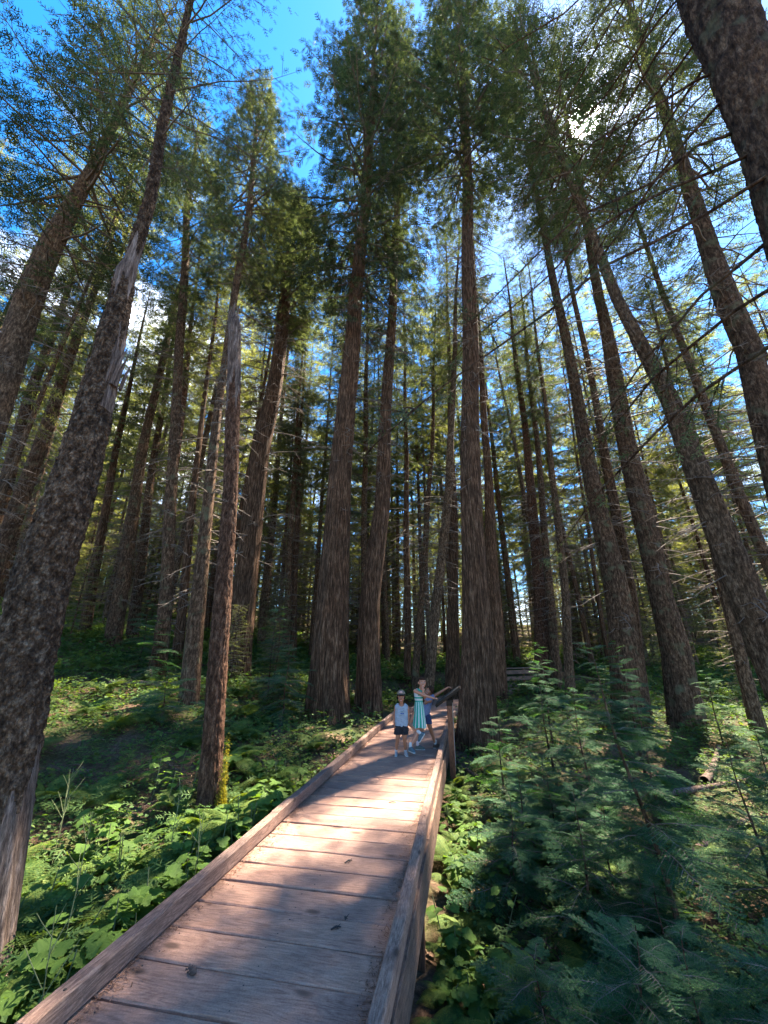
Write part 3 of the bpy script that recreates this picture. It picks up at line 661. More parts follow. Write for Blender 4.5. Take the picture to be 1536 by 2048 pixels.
tree('fir_tree', 'stout fir at the right edge above the leaning trunk', 7.0,
    [(1545, 900, 56), (1516, 800, 50), (1494, 700, 46), (1452, 600, 44), (1400, 430, 30)], 29, 'fir_b', 11.5, 3.0, FIR, 72, dead=1, dead_r=(3.5, 12, 1.1), flare=.3, seed=19, plates=.013, step=.07)
tJ, QJ, RJ = tree('fir_tree', 'near rough trunk cutting the top right corner, bare branches spreading from it', 2.2,
    [(1530, 280, 96), (1478, 120, 112), (1432, 0, 124)], 18, 'sparse', 12.5, 2.6, FIR, 120, flare=.3, seed=21, step=.05, plates=.018, zwig=0)
for k in range(16):
    r = np.random.default_rng(920 + k); zb_ = 5.2 + .5 * k; c = np.array([np.interp(zb_, [q[2] for q in QJ], [q[i] for q in QJ]) for i in range(3)]); a = math.radians(r.uniform(95, 175)); L = r.uniform(1.8, 3.6); d = np.array([math.cos(a), math.sin(a), 0]); sd = np.array([-d[1], d[0], 0]); uu = np.linspace(0, 1, 8)
    P = c + d * (.1 + uu * L)[:, None] + sd * (r.normal(0, .13, 8).cumsum() * .5)[:, None]; P[:, 2] += L * (r.uniform(-.45, -.05) * uu - .35 * uu ** 2) + r.normal(0, .02, 8); mb = MB(); mb.add(*tube(P, np.linspace(.017, .004, 8), 6))
    PP, XX, SS = [], [], []
    for q in range(int(L * 7)):
        uq = r.uniform(.12, 1); bb = np.array([np.interp(uq, uu, P[:, i]) for i in range(3)]); l2 = r.uniform(.15, .6) * (1.2 - uq * .6); dd = d * r.uniform(.3, .9) + sd * r.choice([-1, 1]) * r.uniform(.3, 1); dd[2] -= r.uniform(.1, .7); e = bb + dd * l2
        mb.add(*tube(np.stack([bb, (bb + e) / 2 + [0, 0, .04 * l2], e]), [.006, .004, .002], 4))
        if r.random() < .6:
            m = int(l2 / .05); qq = r.random(m); PP.append(bb + (e - bb) * qq[:, None]); x = np.repeat(dd[None], m, 0) + r.normal(0, .6, (m, 3)); x[:, 2] -= .5; XX.append(x); SS.append(r.uniform(.08, .15, m))
    bo = obj('branch', mb.mesh('branch', [M['fir']], True), tJ)
    if PP:
        fb = MB(); stamp(fb, *spray_template('hemlock'), np.concatenate(PP), np.concatenate(XX), r.normal(0, .5, (sum(map(len, PP)), 3)) + [0, 0, 1], np.concatenate(SS)); obj('sprays', fb.mesh('sprays', [M['needle']]), bo)['kind'] = 'stuff'
tree('fir_tree', 'sunlit pale trunk at the upper left edge beyond the flaky fir', 8.2,
    [(-60, 950, 62), (25, 700, 54), (60, 600, 48), (100, 500, 42), (140, 420, 34), (188, 330, 22)], 27, 'fir_b', 11, 3.9, [M['palebark']], 48, dead=0, dead_r=(3, 12, 1.2), flare=.3, seed=23)
tree('fir_tree', 'tall slender fir between the flaky fir and the snag', 13.5,
    [(322, 1290, 32), (335, 1150, 27), (343, 1000, 24), (352, 800, 20), (366, 600, 17), (376, 400, 14)], 31, 'fir_a', 15.5, 2.8, FIR, 36, dead=2, dead_r=(2.5, 16, 1.0), flare=.3, seed=25)
tree('cedar_tree', 'curved dark cedar left of the broadest trunk', 15.5,
    [(472, 1350, 62), (492, 1150, 50), (503, 1050, 46), (522, 900, 40), (544, 800, 34), (566, 650, 26), (580, 520, 20), (584, 420, 16)], 27, 'cedar_a', 17, 3.4, CED, 56, dead=1, dead_r=(4, 17, 1.6), flare=.3, seed=27)
tree('fir_tree', 'dark fir directly behind the snag, foot in the shaded ferns', 11.0,
    [(374, 1440, 44), (390, 1250, 36), (419, 1000, 24), (436, 800, 17), (462, 640, 15), (490, 480, 13), (505, 330, 10)], 28, 'cedar_b', 15.5, 2.7, FIR, 48, dead=2, dead_r=(3, 16, 1.1), flare=.3, seed=29)
tree('fir_tree', 'orange-footed trunk standing in the left hillside ferns', 17.0,
    [(322, 1310, 30), (330, 1200, 24), (342, 1000, 20)], 26, 'fir_b', 13, 2.6, [M['redbark']], 32, flare=.3, seed=31)
tree('fir_tree', 'light slanting trunk between the girl and the straight cedar', 16.5,
    [(857, 1380, 25), (874, 1200, 22), (899, 960, 18)], 27, 'fir_b', 14, 1.5, [M['palebark']], 32, dead=0, dead_r=(2.5, 10, 1.2), flare=.2, seed=33)
tree('cedar_tree', 'dark cedar half hidden left of the straight cedar', 18.5,
    [(905, 1395, 34), (907, 1200, 24), (906, 1000, 17)], 29, 'cedar_b', 14, 1.9, CED, 40, dead=0, dead_r=(2.5, 11, 1.2), flare=.5, seed=35)
tree('cedar_tree', 'reddish cedar behind the straight cedar, beside the far railing', 17.5,
    [(992, 1400, 50), (988, 1250, 40), (982, 1100, 26), (976, 950, 18)], 29, 'cedar_b', 16, 1.4, CED, 44, flare=.3, seed=36)
for k, (lb, D, px, tz, c0, mt) in enumerate([
    ('left one of three close trunks right of the far railing', 19.0, [(1088, 1345, 40), (1080, 1200, 27), (1065, 1000, 20), (1052, 880, 15)], 27, 9, 'redbark'),
    ('middle one of three close trunks right of the far railing', 18.5, [(1112, 1360, 24), (1100, 1200, 18), (1085, 1000, 14)], 25, 9, 'fir'),
    ('right one of three close trunks right of the far railing', 17.5, [(1141, 1385, 22), (1130, 1200, 17), (1112, 1000, 13)], 25, 9, 'palebark')]):
    tree('fir_tree', lb, D, px, tz, ('fir_b', 'fir_a', 'fir_b')[k], c0 + 3, 1.45, [M[mt]], 32, dead=k, dead_r=(1.5, 10, 1.1), flare=.25, seed=40 + k)
tree('fir_tree', 'thin leaning trunk low at the right edge in bright undergrowth', 12.5,
    [(1512, 1440, 30), (1478, 1300, 22), (1445, 1180, 18), (1415, 1050, 15)], 17, 'fir_b', 11.5, 1.0, [M['palebark']], 28, dead=1, dead_r=(1, 7, .9), flare=.3, seed=45)
tree('fir_tree', 'thin trunk slanting between the two right-hand leaning firs', 11.5,
    [(1519, 1090, 22), (1478, 990, 20), (1434, 870, 18), (1383, 740, 15)], 25, 'fir_a', 11, 2.5, FIR, 28, dead=1, dead_r=(2, 12, 1.2), flare=.3, seed=46)
for k, (lb, D, px, tz, c0) in enumerate([
    ('straight thin trunk seen in the gap behind the two central cedars', 22, [(726, 1330, 20), (728, 1100, 14), (732, 800, 10)], 30, 12),
    ('thin upright trunk in the gap above the girl', 21, [(815, 1350, 17), (814, 1150, 14), (812, 900, 10)], 26, 9),
    ('thin trunk leaning right above the girl, left of the slanting pale trunk', 20, [(832, 1340, 17), (850, 1100, 13), (864, 900, 9)], 24, 9),
    ('left of a thin pair of trunks between curved and broad cedars', 21, [(572, 1280, 17), (580, 1100, 13), (588, 950, 10)], 24, 8),
    ('right of a thin pair of trunks between curved and broad cedars', 21.5, [(586, 1280, 16), (592, 1100, 12), (597, 950, 9)], 24, 8),
    ('leaning trunk on the hillside just right of the flaky fir', 18, [(232, 1240, 34), (262, 1050, 25), (295, 850, 18), (330, 700, 13)], 27, 11),
    ('second leaning hillside trunk right of the flaky fir', 20, [(268, 1240, 24), (290, 1050, 18), (318, 850, 13)], 25, 10),
    ('thin hillside trunk close to the right side of the flaky fir', 19, [(178, 1215, 22), (205, 1050, 17), (232, 900, 13)], 24, 9),
    ('dark hillside trunk emerging left behind the flaky fir', 14, [(-20, 1180, 40), (40, 1000, 32), (95, 850, 25), (140, 720, 18)], 26, 10),
    ('dark thin trunk at the left edge behind the pale sunlit one', 15, [(-50, 1150, 34), (15, 950, 26), (60, 800, 20), (100, 680, 15)], 26, 10),
    ('thin trunk just left of the snag, foot on the shaded slope', 16, [(352, 1330, 24), (372, 1150, 18), (390, 950, 13)], 26, 11)]):
    tree('fir_tree', lb, D, px, tz, ('fir_a', 'fir_b', 'back_a', 'cedar_b')[k % 4], c0 + 2, 1.5 + .15 * (k % 3), [M[('fir', 'cedar', 'fir')[k % 3]]], 28, dead=k % 3, dead_r=(2, c0 + .5, 1.1), flare=.3, seed=50 + k)

# --- the rest of the forest: slender conifers filling the background
BT = [trunk_mesh([(0, 0, -.3), (.05 * k, 0, 6), (.1 * k, .1, 14), (.1 * k, .1, 26)], [.24, .19, .12, .02], [M[('fir', 'cedar', 'palebark')[k]]], 18, .8, .3, .5, 5, .05, 70 + k) for k in range(3)]
rb = np.random.default_rng(77); placed = 0; tries = 0
BACK = []
while placed < 190 and tries < 9000:
    tries += 1
    y = rb.uniform(15, 72); x = rb.uniform(-1, 1) * (8 + y * 1.05)
    if y < 26 and 0 < x < 12: continue
    if y < 21 and 9 < x < 19: continue
    if x > 4 and y < 46 and rb.random() < .4: continue
    if any((x - a) ** 2 + (y - b) ** 2 < (1.5 + .012 * y) ** 2 for a, b, _ in TREE_XY): continue
    px_ = 768 + FPX * x / (y * CT)
    if y < 19 and abs(px_ - 720) < 230: continue
    TREE_XY.append((x, y, .25)); BACK.append((x, y)); placed += 1
def place_of(x, y):
    px_ = 768 + FPX * x / (y * CT)
    for lim, t_ in ((150, 'at the far left edge'), (330, 'just right of the flaky fir'), (450, 'around the broken snag'), (620, 'between the snag and the broadest cedar'), (900, 'behind the two central cedars'), (1060, 'around the straight cedar'), (1200, 'around the three close trunks'), (1400, 'behind the two dark firs')):
        if px_ < lim: return t_
    return 'at the far right edge'
BACK += [(18.5, 14.5), (-13.4, 12.4), (-16, 12.5)]
while len(BACK) < 215:
    y = rb.uniform(36, 68); x = rb.uniform(.02, .95) * (6 + y)
    if len(BACK) % 2 == 0: x = -x
    if any((x - a) ** 2 + (y - b) ** 2 < 1.3 for a, b in BACK): continue
    BACK.append((x, y))
TALL = [(5.0, 28.5), (7.2, 31), (8.8, 27.5), (10.6, 25.5), (11.5, 30), (13.2, 26.5), (14.6, 30.5), (16.2, 25.8), (17.8, 29.5), (19.8, 26.5), (22, 30), (1.0, 30), (2.9, 27), (-1.5, 28.5), (9.8, 33), (12.8, 34), (6.2, 35), (15.8, 34)]
BACK += TALL
for i, (x, y) in enumerate(BACK):
    z = float(gz(x, y)); s = rb.uniform(1.15, 1.45) if (x, y) in TALL else rb.uniform(.8, 1.35); side = 'left' if x < -4 else ('right' if x > 5 else 'middle')
    pl_ = place_of(x, y); nr = 'middle-distance' if y < 34 else 'distant'
    root = thing('background_conifer', f'slender {nr} conifer {pl_}', 'tree', (x, y, z), rb.uniform(0, 6.28), f'{nr} conifers {pl_}')
    k = i % 3; ts = rb.uniform(.45, 1.15)
    tilt = (rb.normal(0, .025), rb.normal(0, .025), 0)
    obj('trunk', BT[k], root, (0, 0, 0), tilt, (ts, ts, s))
    c0 = rb.uniform(5, 9) if (x, y) in TALL else rb.uniform(2, 6) if y > 46 else rb.uniform(4.5, 10) if y > 24 else rb.uniform(2, 7.5) if y > 14 else rb.uniform(5, 8); H = 26 * s - c0; cr = ('back_a', 'back_b', 'fir_b', 'back_b', 'back_a')[i % 5]; (lm, fm), HH_, R_ = CROWN[cr]
    sc_ = rb.uniform(.55, .9) * (1.0 if y < 24 else 1.5); ax = (c0 * tilt[1], -c0 * tilt[0], c0)
    obj('limbs', lm, root, ax, tilt, (sc_, sc_, H / HH_)); obj('crown', fm, root, ax, tilt, (sc_, sc_, H / HH_))
    if y < 55: obj('dead_branches', DEAD[i % 3], root, (0, 0, 1.2), tilt, (1, 1, (c0 + 1) / 8))
# young conifers under them
n = 0; tries = 0
yt = trunk_mesh([(0, 0, -.2), (0, 0, 3), (0.03, 0, 6.2)], [.06, .045, .008], [M['fir']], 8, .6, .2, .2, 4, .04, 90)
while n < 270 and tries < 9000:
    tries += 1
    y = rb.uniform(13, 46) if n < 60 else rb.uniform(22, 72); x = rb.uniform(-1, 1) * (4 + y * 1.0)
    if abs(x - (-1 + y * .12)) < 3.2 and y < 20: continue
    if y < 27 and -1 < x < 12: continue
    if any((x - a) ** 2 + (y - b) ** 2 < .9 ** 2 for a, b, _ in TREE_XY): continue
    px_ = 768 + FPX * x / (y * CT)
    TREE_XY.append((x, y, .1)); n += 1
    s = rb.uniform(.45, 1.2) * (1 if y > 18 else .6) * (1.6 if y > 26 else 1); z = float(gz(x, y)); side = 'left' if x < 0 else 'right'
    root = thing('young_conifer', f'bushy young conifer in the understory {place_of(x, y)}', 'young tree', (x, y, z), rb.uniform(0, 6.28), 'understory conifers ' + place_of(x, y))
    (lm, fm), HH_, R_ = CROWN['young']; obj('trunk', yt, root, (0, 0, 0), (0, 0, 0), (s, s, s)); w = s * rb.uniform(.8, 1.3)
    obj('limbs', lm, root, (0, 0, .25 * s), (0, 0, 0), (w, w, s)); obj('crown', fm, root, (0, 0, .25 * s), (0, 0, 0), (w, w, s))

# the wood beyond, one mass
mb = MB(); rf = np.random.default_rng(99); PP = []; XX = []; SS = []
for i in range(170):
    y = rf.uniform(76, 120); x = rf.uniform(-1, 1) * (20 + y * 1.05); z = float(gz(x, y)); h = rf.uniform(20, 32)
    mb.add(*tube([(x, y, z - .5), (x, y, z + h)], [.3, .05], 5), 1)
    m = 300; t = rf.random(m); R_ = 3.6 * (1 - t) + .3; a = rf.uniform(0, 6.28, m); q = rf.random(m) ** .5 * R_
    PP.append(np.stack([x + q * np.cos(a), y + q * np.sin(a), z + .3 + t * (h - 1)], 1)); XX.append(np.stack([np.cos(a), np.sin(a), rf.uniform(-.6, .1, m)], 1)); SS.append(rf.uniform(.9, 1.7, m))
PP = np.concatenate(PP); tv_, tf_ = spray_template('hemlock'); stamp(mb, tv_[:20] * [1, 1.35, 1], tf_[:5], PP, np.concatenate(XX), rf.normal(0, .5, PP.shape) + [0, 0, 1], np.concatenate(SS))
stuff(obj('distant_forest', mb.mesh('distant_forest', [M['needle_olive'], M['fir']])), 'distant conifer forest closing the view behind the nearer trunks', 'forest')

# ------------------------------------------------------------------ undergrowth: ferns, leafy plants, saplings
def leaf_outline_mesh(seed, lobes=5, mat=None, size=1.0):
    """one broad lobed leaf growing along +x from its stalk, folded along the midrib"""
    r = np.random.default_rng(seed); n = 28; t = np.linspace(-math.pi * .93, math.pi * .93, n)
    rad = .36 + .17 * np.abs(np.cos(t * lobes / 2 * .98)) ** .8 * (1.15 - .35 * np.abs(t) / math.pi) + .03 * np.where(np.arange(n) % 2, 1, -1) + r.normal(0, .012, n)
    x = .34 + rad * np.cos(t) * 1.15; y = rad * np.sin(t) * 1.05
    z = -.35 * (x - .3) ** 2 + .10 * np.abs(y) - .25 * y ** 2 + r.normal(0, .012, n)
    mid = np.stack([np.linspace(.02, .75, 4), np.zeros(4), -.35 * (np.linspace(.02, .75, 4) - .3) ** 2 - .03], 1)
    V = np.concatenate([[[0, 0, 0]], np.stack([x, y, z], 1), mid]); F = []
    k = 1 + n
    def nearest(i): return k + int(np.clip(round((x[i] - .02) / .73 * 3), 0, 3))
    for i in range(n - 1):
        a, b = nearest(i), nearest(i + 1); F.append([1 + i, 2 + i, b])
        if a != b: F.append([1 + i, b, a])
    V[:, :] *= size
    mb = MB(); mb.add(V, F); return mb.mesh('leaf', [mat], False)
LEAVES = [leaf_outline_mesh(k, (5, 5, 3)[k], M['broad']) for k in range(3)]
def stem_mesh(P, r0, r1, mat, sides=5):
    mb = MB(); mb.add(*tube(P, np.linspace(r0, r1, len(P)), sides)); return mb.mesh('stem', [mat], True)
STEMS = [stem_mesh([(0, 0, -.1), (.01, 0, .3), (.03 * (k - 1), .02, .7), (.06 * (k - 1), .03, 1.0)], .008, .004, M['stem']) for k in range(3)]
def leafy_plant(x, y, h, nl, ls, label, group, seed):
    r = np.random.default_rng(seed); z = float(gz(x, y))
    t = thing('leafy_plant', label, 'plant', (x, y, z), r.uniform(0, 6.28), group)
    s = obj('stem', STEMS[seed % 3], t, (0, 0, 0), (r.normal(0, .1), r.normal(0, .1), 0), (1, 1, h))
    for k in range(nl):
        a = k * 2.4 + r.uniform(-.4, .4); q = r.uniform(.35, 1); rad = (.06 + .16 * r.random()) * (1.25 - q * .6) * (h / .45)
        c = np.array([rad * math.cos(a), rad * math.sin(a), h * q + r.uniform(-.02, .04)])
        obj('leaf', LEAVES[(k + seed) % 3], t, c, Euler((r.normal(0, .22), r.uniform(-.1, .45), a + r.normal(0, .3))), [ls * r.uniform(.7, 1.25)] * 3)
        if rad > .09:
            pass
    return t

def frond_mesh(seed, detail=True):
    """arching fern frond along +x, unit length, each pinna toothed"""
    r = np.random.default_rng(seed); mb = MB(); n = 20; uu = np.linspace(0, 1, n)
    P = np.stack([uu * .92, .04 * np.sin(uu * 3 + seed), .55 * uu - .62 * uu ** 2.2], 1)
    mb.add(*tube(P[::3], np.linspace(.006, .002, len(P[::3])), 3))
    T = np.gradient(P, axis=0); T /= np.linalg.norm(T, axis=1, keepdims=True)
    PP, XX, NN, SS = [], [], [], []
    for i in range(2, n):
        u_ = uu[i]; l = .30 * math.sin(math.pi * min(1, (u_ + .08) * .93) ** .75) + .015
        for s in (-1, 1):
            Y = np.array([0, s, 0]); d = Y * .93 + T[i] * .38; d[2] -= .12; d /= np.linalg.norm(d)
            up = np.cross(T[i], [0, 1, 0]); up = up if up[2] > 0 else -up
            m = max(2, int(l / .028)) if detail else 1
            if detail:
                for k in range(m):
                    q = (k + .3) / m; b = P[i] + d * l * q + np.array([0, 0, -.12 * l * q * q])
                    for s2 in (-1, 1):
                        PP.append(b); XX.append(d * .55 + T[i] * s2 * .9); NN.append(up); SS.append(.055 * (1 - .75 * q) * (.5 + l * 2) + .008)
            else:
                PP.append(P[i]); XX.append(d); NN.append(up); SS.append(l)
    kite = (np.array([[0, -.12, 0], [.45, -.24, 0], [1, 0, -.05], [.45, .24, 0], [0, .12, 0]]), np.array([[0, 1, 2], [0, 2, 4], [2, 3, 4]])) if detail else \
           (np.array([[0, -.05, 0], [.4, -.10, 0], [1, 0, -.08], [.4, .10, 0]]), np.array([[0, 1, 2, 3]]))
    stamp(mb, *kite, np.array(PP), np.array(XX), np.array(NN), np.array(SS))
    return mb.mesh('frond', [M['fern']])
FRONDS = [frond_mesh(k) for k in range(3)]
def fern(x, y, size, nf, label, group, seed, z=None):
    r = np.random.default_rng(seed); z = float(gz(x, y)) if z is None else z
    t = thing('fern', label, 'fern', (x, y, z), r.uniform(0, 6.28), group)
    for k in range(nf):
        s = size * r.uniform(.75, 1.15)
        obj('frond', FRONDS[k % 3], t, (0, 0, .03), Euler((r.normal(0, .15), r.uniform(-.55, .05), k * 6.283 / nf + r.normal(0, .25))), (s, s, s))
    return t

def needle_branch(seed, L=1.0):
    """flat hemlock branch along +x with side twigs and single needles"""
    r = np.random.default_rng(seed); w, f = MB(), MB(); n = 9; uu = np.linspace(0, 1, n)
    P = np.stack([uu * L, r.normal(0, .012, n).cumsum(), .10 * uu - .30 * uu ** 2 + r.normal(0, .006, n)], 1)
    f.add(*tube(P, np.linspace(.007, .002, n), 4), 1)
    PP, XX, SS = [], [], []
    def needles(a, b, ln):
        d = b - a; l = np.linalg.norm(d)
        if l < .01: return
        d = d / l; m = max(2, int(l / .0105)); q = (np.arange(m) + .5) / m; s = np.cross(d, [0, 0, 1.0]); s /= np.linalg.norm(s)
        for sg in (-1, 1):
            PP.append(a + (b - a) * q[:, None]); x = d * .45 + s * sg; XX.append(np.repeat(x[None], m, 0) + r.normal(0, .16, (m, 3))); SS.append(ln * r.uniform(.7, 1.2, m))
    for i in range(30):
        u_ = .1 + .9 * (i + r.random()) / 30; b = np.array([np.interp(u_, uu, P[:, c]) for c in range(3)]); s = 1 if i % 2 else -1
        l = (.40 * (1.02 - u_) + .05) * r.uniform(.7, 1.15); d = np.array([math.cos(.95), s * math.sin(.95), -.12 + r.normal(0, .08)]); e = b + d * l; e[2] -= .15 * l * l
        f.add(*tube(np.stack([b, e]), [.0025, .0012], 3), 1); needles(b, e, .026)
        for q in range(int(l / .055)):
            uq = .2 + .75 * (q + r.random()) / max(1, int(l / .055)); bb = b + (e - b) * uq; s2 = 1 if q % 2 else -1
            an = s * .95 + s2 * .85; l3 = (l * .42 * (1.1 - uq) + .02) * r.uniform(.7, 1.2); ee = bb + np.array([math.cos(an), math.sin(an), -.1 + r.normal(0, .08)]) * l3; needles(bb, ee, .024)
    needles(P[5], P[-1], .026)
    PP = np.concatenate(PP); nrm = r.normal(0, .25, PP.shape) + [0, 0, 1]
    stamp(f, np.array([[0, -.16, 0], [.5, -.22, 0], [1, 0, 0], [.5, .22, 0]]), np.array([[0, 1, 2, 3]]), PP, np.concatenate(XX), nrm, np.concatenate(SS))
    return f.mesh('branch', [M['sapling'], M['twig']])
NBR = [needle_branch(200 + k) for k in range(4)]
def sapling(x, y, h, spread, nb, label, seed, lean=(0, 0), group=None, tmat='palebark', z=None, low=.12):
    r = np.random.default_rng(seed); z = float(gz(x, y)) if z is None else z
    t = thing('sapling', label, 'sapling', (x, y, z), 0, group); rad = .008 + .009 * h; ks = np.linspace(0, 1, 9)
    P = np.stack([lean[0] * ks ** 1.2 + .012 * h * np.sin(ks * 9 + seed), lean[1] * ks ** 1.2 + .012 * h * np.sin(ks * 7 + seed), -.1 + (h + .1) * ks], 1)
    mb = MB(); mb.add(*tube(P, np.linspace(rad, .003, 9), 8)); obj('trunk', mb.mesh('trunk', [M[tmat]], True), t)
    for k in range(nb):
        q = low + (1 - low) * (k + r.random()) / nb; c = [np.interp(q, ks, P[:, i]) for i in range(3)]
        s = spread * ((1.04 - q) ** .7) * r.uniform(.65, 1.2) + .08; a = k * 2.4 + r.uniform(-.4, .4)
        obj('branch', NBR[k % 4], t, c, Euler((r.normal(0, .25), -.45 * (q - .35) + r.normal(0, .14), a)), (s, s * r.uniform(.85, 1.15), s))
    return t

def on_ground(px, py, D):
    p = at(px, py, D); return p[0], D
# saplings on the right
SAP = [
 (2.72, 4.6, 2.75, .95, 44, 'tallest sapling right of the walk, bare brown stem leaning left', (-.42, .1), .30),
 (1.55, 3.35, 1.15, 1.0, 34, 'low bushy hemlock sapling beside the near support post', (.1, .0), .1),
 (2.35, 3.0, 1.05, 1.0, 34, 'spreading hemlock sapling at the bottom edge right of the rotten stump', (.1, .1), .1),
 (3.3, 3.5, 1.2, .95, 34, 'dense dark sapling in the bottom right corner', (0, .0), .1),
 (2.0, 4.9, 1.35, .9, 34, 'wide feathery sapling in front of the tall bare-stemmed one', (.05, .05), .15),
 (4.1, 5.2, 1.7, .95, 36, 'shaded sapling right of the tall bare-stemmed one', (-.1, 0), .15),
 (2.9, 6.4, 2.1, .85, 34, 'slender sapling halfway to the two dark firs', (-.05, .1), .25),
 (1.95, 7.6, 1.55, .75, 30, 'bushy sapling covering the foot of the straight cedar', (.05, 0), .1),
 (3.15, 8.4, 2.25, .8, 32, 'dark-stemmed slim sapling standing alone in sunlit ground cover', (-.1, .1), .3),
 (4.3, 7.3, 2.0, .85, 32, 'layered sapling below the leaning fir', (.0, .1), .2),
 (4.1, 10.8, 2.5, .9, 34, 'narrow sapling in front of the far railing', (0, .1), .25),
 (5.4, 9.4, 2.6, .95, 34, 'young hemlock in front of the dark straight fir', (-.1, .1), .2),
 (5.6, 6.2, 1.5, .9, 30, 'sapling at the right edge below the lit slope', (0, 0), .15),
 (6.6, 12.6, 1.9, .9, 28, 'sapling among bright leaves left of the dark straight fir', (0, 0), .15),
 (8.6, 11.3, 1.8, .9, 28, 'sapling in bright light right of the dark straight fir', (0, 0), .15),
 (7.4, 8.8, 1.2, .8, 26, 'small sapling low on the sunlit right slope', (0, 0), .15),
 (-2.6, 11.3, 2.1, 1.0, 34, 'feathery sapling at the left foot of the broadest cedar', (0, 0), .15),
 (-3.4, 13.2, 3.0, 1.1, 36, 'taller sapling between the curved and the broadest cedar', (0, 0), .15),
 (-7.3, 13.0, 2.0, 1.1, 32, 'spreading sapling on the hillside left of the slender fir', (0, 0), .12),
 (-8.8, 15.0, 2.4, 1.1, 32, 'hillside sapling under the leaning hillside trunks', (0, 0), .12),
 (-4.9, 9.6, 1.1, .9, 26, 'low dark sapling behind the shaded ferns', (0, 0), .1),
 (-3.3, 8.5, 1.0, .8, 26, 'small sapling in shade right behind the snag', (0, 0), .1),
 (-1.2, 14.6, 1.6, .8, 26, 'sapling in the gap left of the walk bend', (0, 0), .15)]
for i, (x, y, h, sp, nb, lb, ln, low) in enumerate(SAP): sapling(x, y, h, sp, nb, lb, 300 + i, ln, None, 'palebark' if i in (0, 6) else 'fir', low=low)

for i in range(15):
    r_ = random.Random(700 + i); y_ = 2.7 + i * .42; x_ = (bw(2.75, y_ - 2.64)[0]) + r_.uniform(0, .35 + .25 * y_)
    sapling(x_, y_, r_.uniform(.6, 1.15), r_.uniform(.7, .95), 26, 'low hemlock sapling in the feathery thicket filling the lower right', 760 + i, (r_.uniform(-.1, .1), 0), 'low saplings of the right thicket', 'fir', low=.06)
# rotten stump among the near saplings
sx_, sy_ = 1.62, 3.05; zs_ = float(gz(sx_, sy_)); ts_ = thing('stump', 'small rotten stump with splintered top among the near saplings', 'stump', (sx_, sy_, zs_ - .05))
obj('trunk', trunk_mesh([(0, 0, 0), (.02, 0, .35), (.03, 0, .52)], [.11, .085, .06], [M['redbark']], 28, .03, .5, .12, 5, .12, 61, zwig=0), ts_)
for k in range(6):
    a = k * 1.05; obj('splinter', stem_mesh([(.06 * math.cos(a), .06 * math.sin(a), .42), (.055 * math.cos(a) + .02, .055 * math.sin(a), .55), (.05 * math.cos(a) + .03, .05 * math.sin(a), .62 + .05 * (k % 3))], .028, .004, M['bare']), ts_)

# ferns
FE = [((-2.75, 4.0), .62, 9, 'large fern with toothed fronds right of the flaky fir foot'), ((-2.35, 3.15), .55, 9, 'yellow-green fern beside the flaky fir foot'),
 ((-1.62, 3.55), .42, 7, 'single small fern leaning over the left curb'), ((-1.85, 7.2), .75, 10, 'tall sunlit fern against the left curb beyond the snag'),
 ((-2.6, 7.6), .7, 9, 'arching fern right behind the snag foot'), ((.62, 3.6), .55, 8, 'bright fern beside the near support post'),
 ((.95, 3.15), .5, 8, 'dark green fern left of the rotten stump'), ((1.3, 2.75), .5, 8, 'fern low at the bottom edge below the rotten stump'),
 ((-3.9, 6.3), .6, 8, 'fern in dappled shade left of the snag'), ((-2.9, 5.2), .55, 8, 'fern between the flaky fir and the snag')]
for i, ((x, y), s, nf, lb) in enumerate(FE): fern(x, y, s, nf, lb, None, 400 + i)
for i in range(14):
    r_ = random.Random(i); p_ = bw(1.9 + r_.uniform(0, .25), .1 + i * .5)
    fern(p_[0], p_[1], r_.uniform(.3, .48), 7, 'low fern in the row close along the right side beam', 'ferns along the right side beam', 430 + i)
for i in range(18):
    r_ = random.Random(50 + i); p_ = bw(-.45 - r_.random() * 1.3, .1 + i * .27)
    if (p_[0] + 2.85) ** 2 + (p_[1] - 3.6) ** 2 < .2: continue
    fern(p_[0], p_[1], r_.uniform(.35, .6), 8, 'lacy fern among the broad leaves between left curb, flaky fir and snag', 'ferns on the left bank', 480 + i)
rp = np.random.default_rng(55); nfe = 0
while nfe < 46:
    x, y = rp.uniform(-9, 7), rp.uniform(3.5, 14); l = lat(x, y)
    if -.35 < l < 2.3 and y < 14.5: continue
    if l > 2 and rp.random() < .5: continue
    if abs(x) > y * .95 + .5: continue
    side = 'left' if l < 0 else 'right'
    fern(x, y, rp.uniform(.4, .75), 8, f'green fern in the undergrowth {side} of the boardwalk', 'undergrowth ferns ' + side, 450 + nfe); nfe += 1
# leafy plants, the near ones built leaf by leaf
npl = 0
def ok_plant(x, y):
    l = lat(x, y); return l < -.22 or l > 1.88
while npl < 160:
    if npl < 105:
        y = rp.uniform(2.0, 7.5); l = -.22 - abs(rp.normal(0, .95)); p = bw(l, y - 2.64 + .2); x, yy = p
        side = 'left'
    else:
        y = rp.uniform(2.6, 10); p = bw(1.9 + abs(rp.normal(0, .5)), y - 2.64); x, yy = p; side = 'right'
    if not ok_plant(x, yy) or (x + 2.85) ** 2 + (yy - 3.6) ** 2 < .12: continue
    if (x + 2.4) ** 2 + (yy - 6.3) ** 2 < .1: continue
    h = rp.uniform(.16, .48) * (1.0 if yy > 3 else .9)
    wh = ('between the flaky fir foot and the left curb' if yy < 3.8 else 'on the bank between the flaky fir and the snag' if yy < 5.8 else 'around the foot of the snag') if side == 'left' else ('beside the near support post right of the walk' if yy < 5 else 'along the right side beam of the walk' if yy < 8 else 'below the straight cedar')
    leafy_plant(x, yy, h, int(rp.integers(8, 13)), rp.uniform(.075, .145), 'broad-leaved green plant ' + wh, 'leafy plants ' + wh, 600 + npl); npl += 1
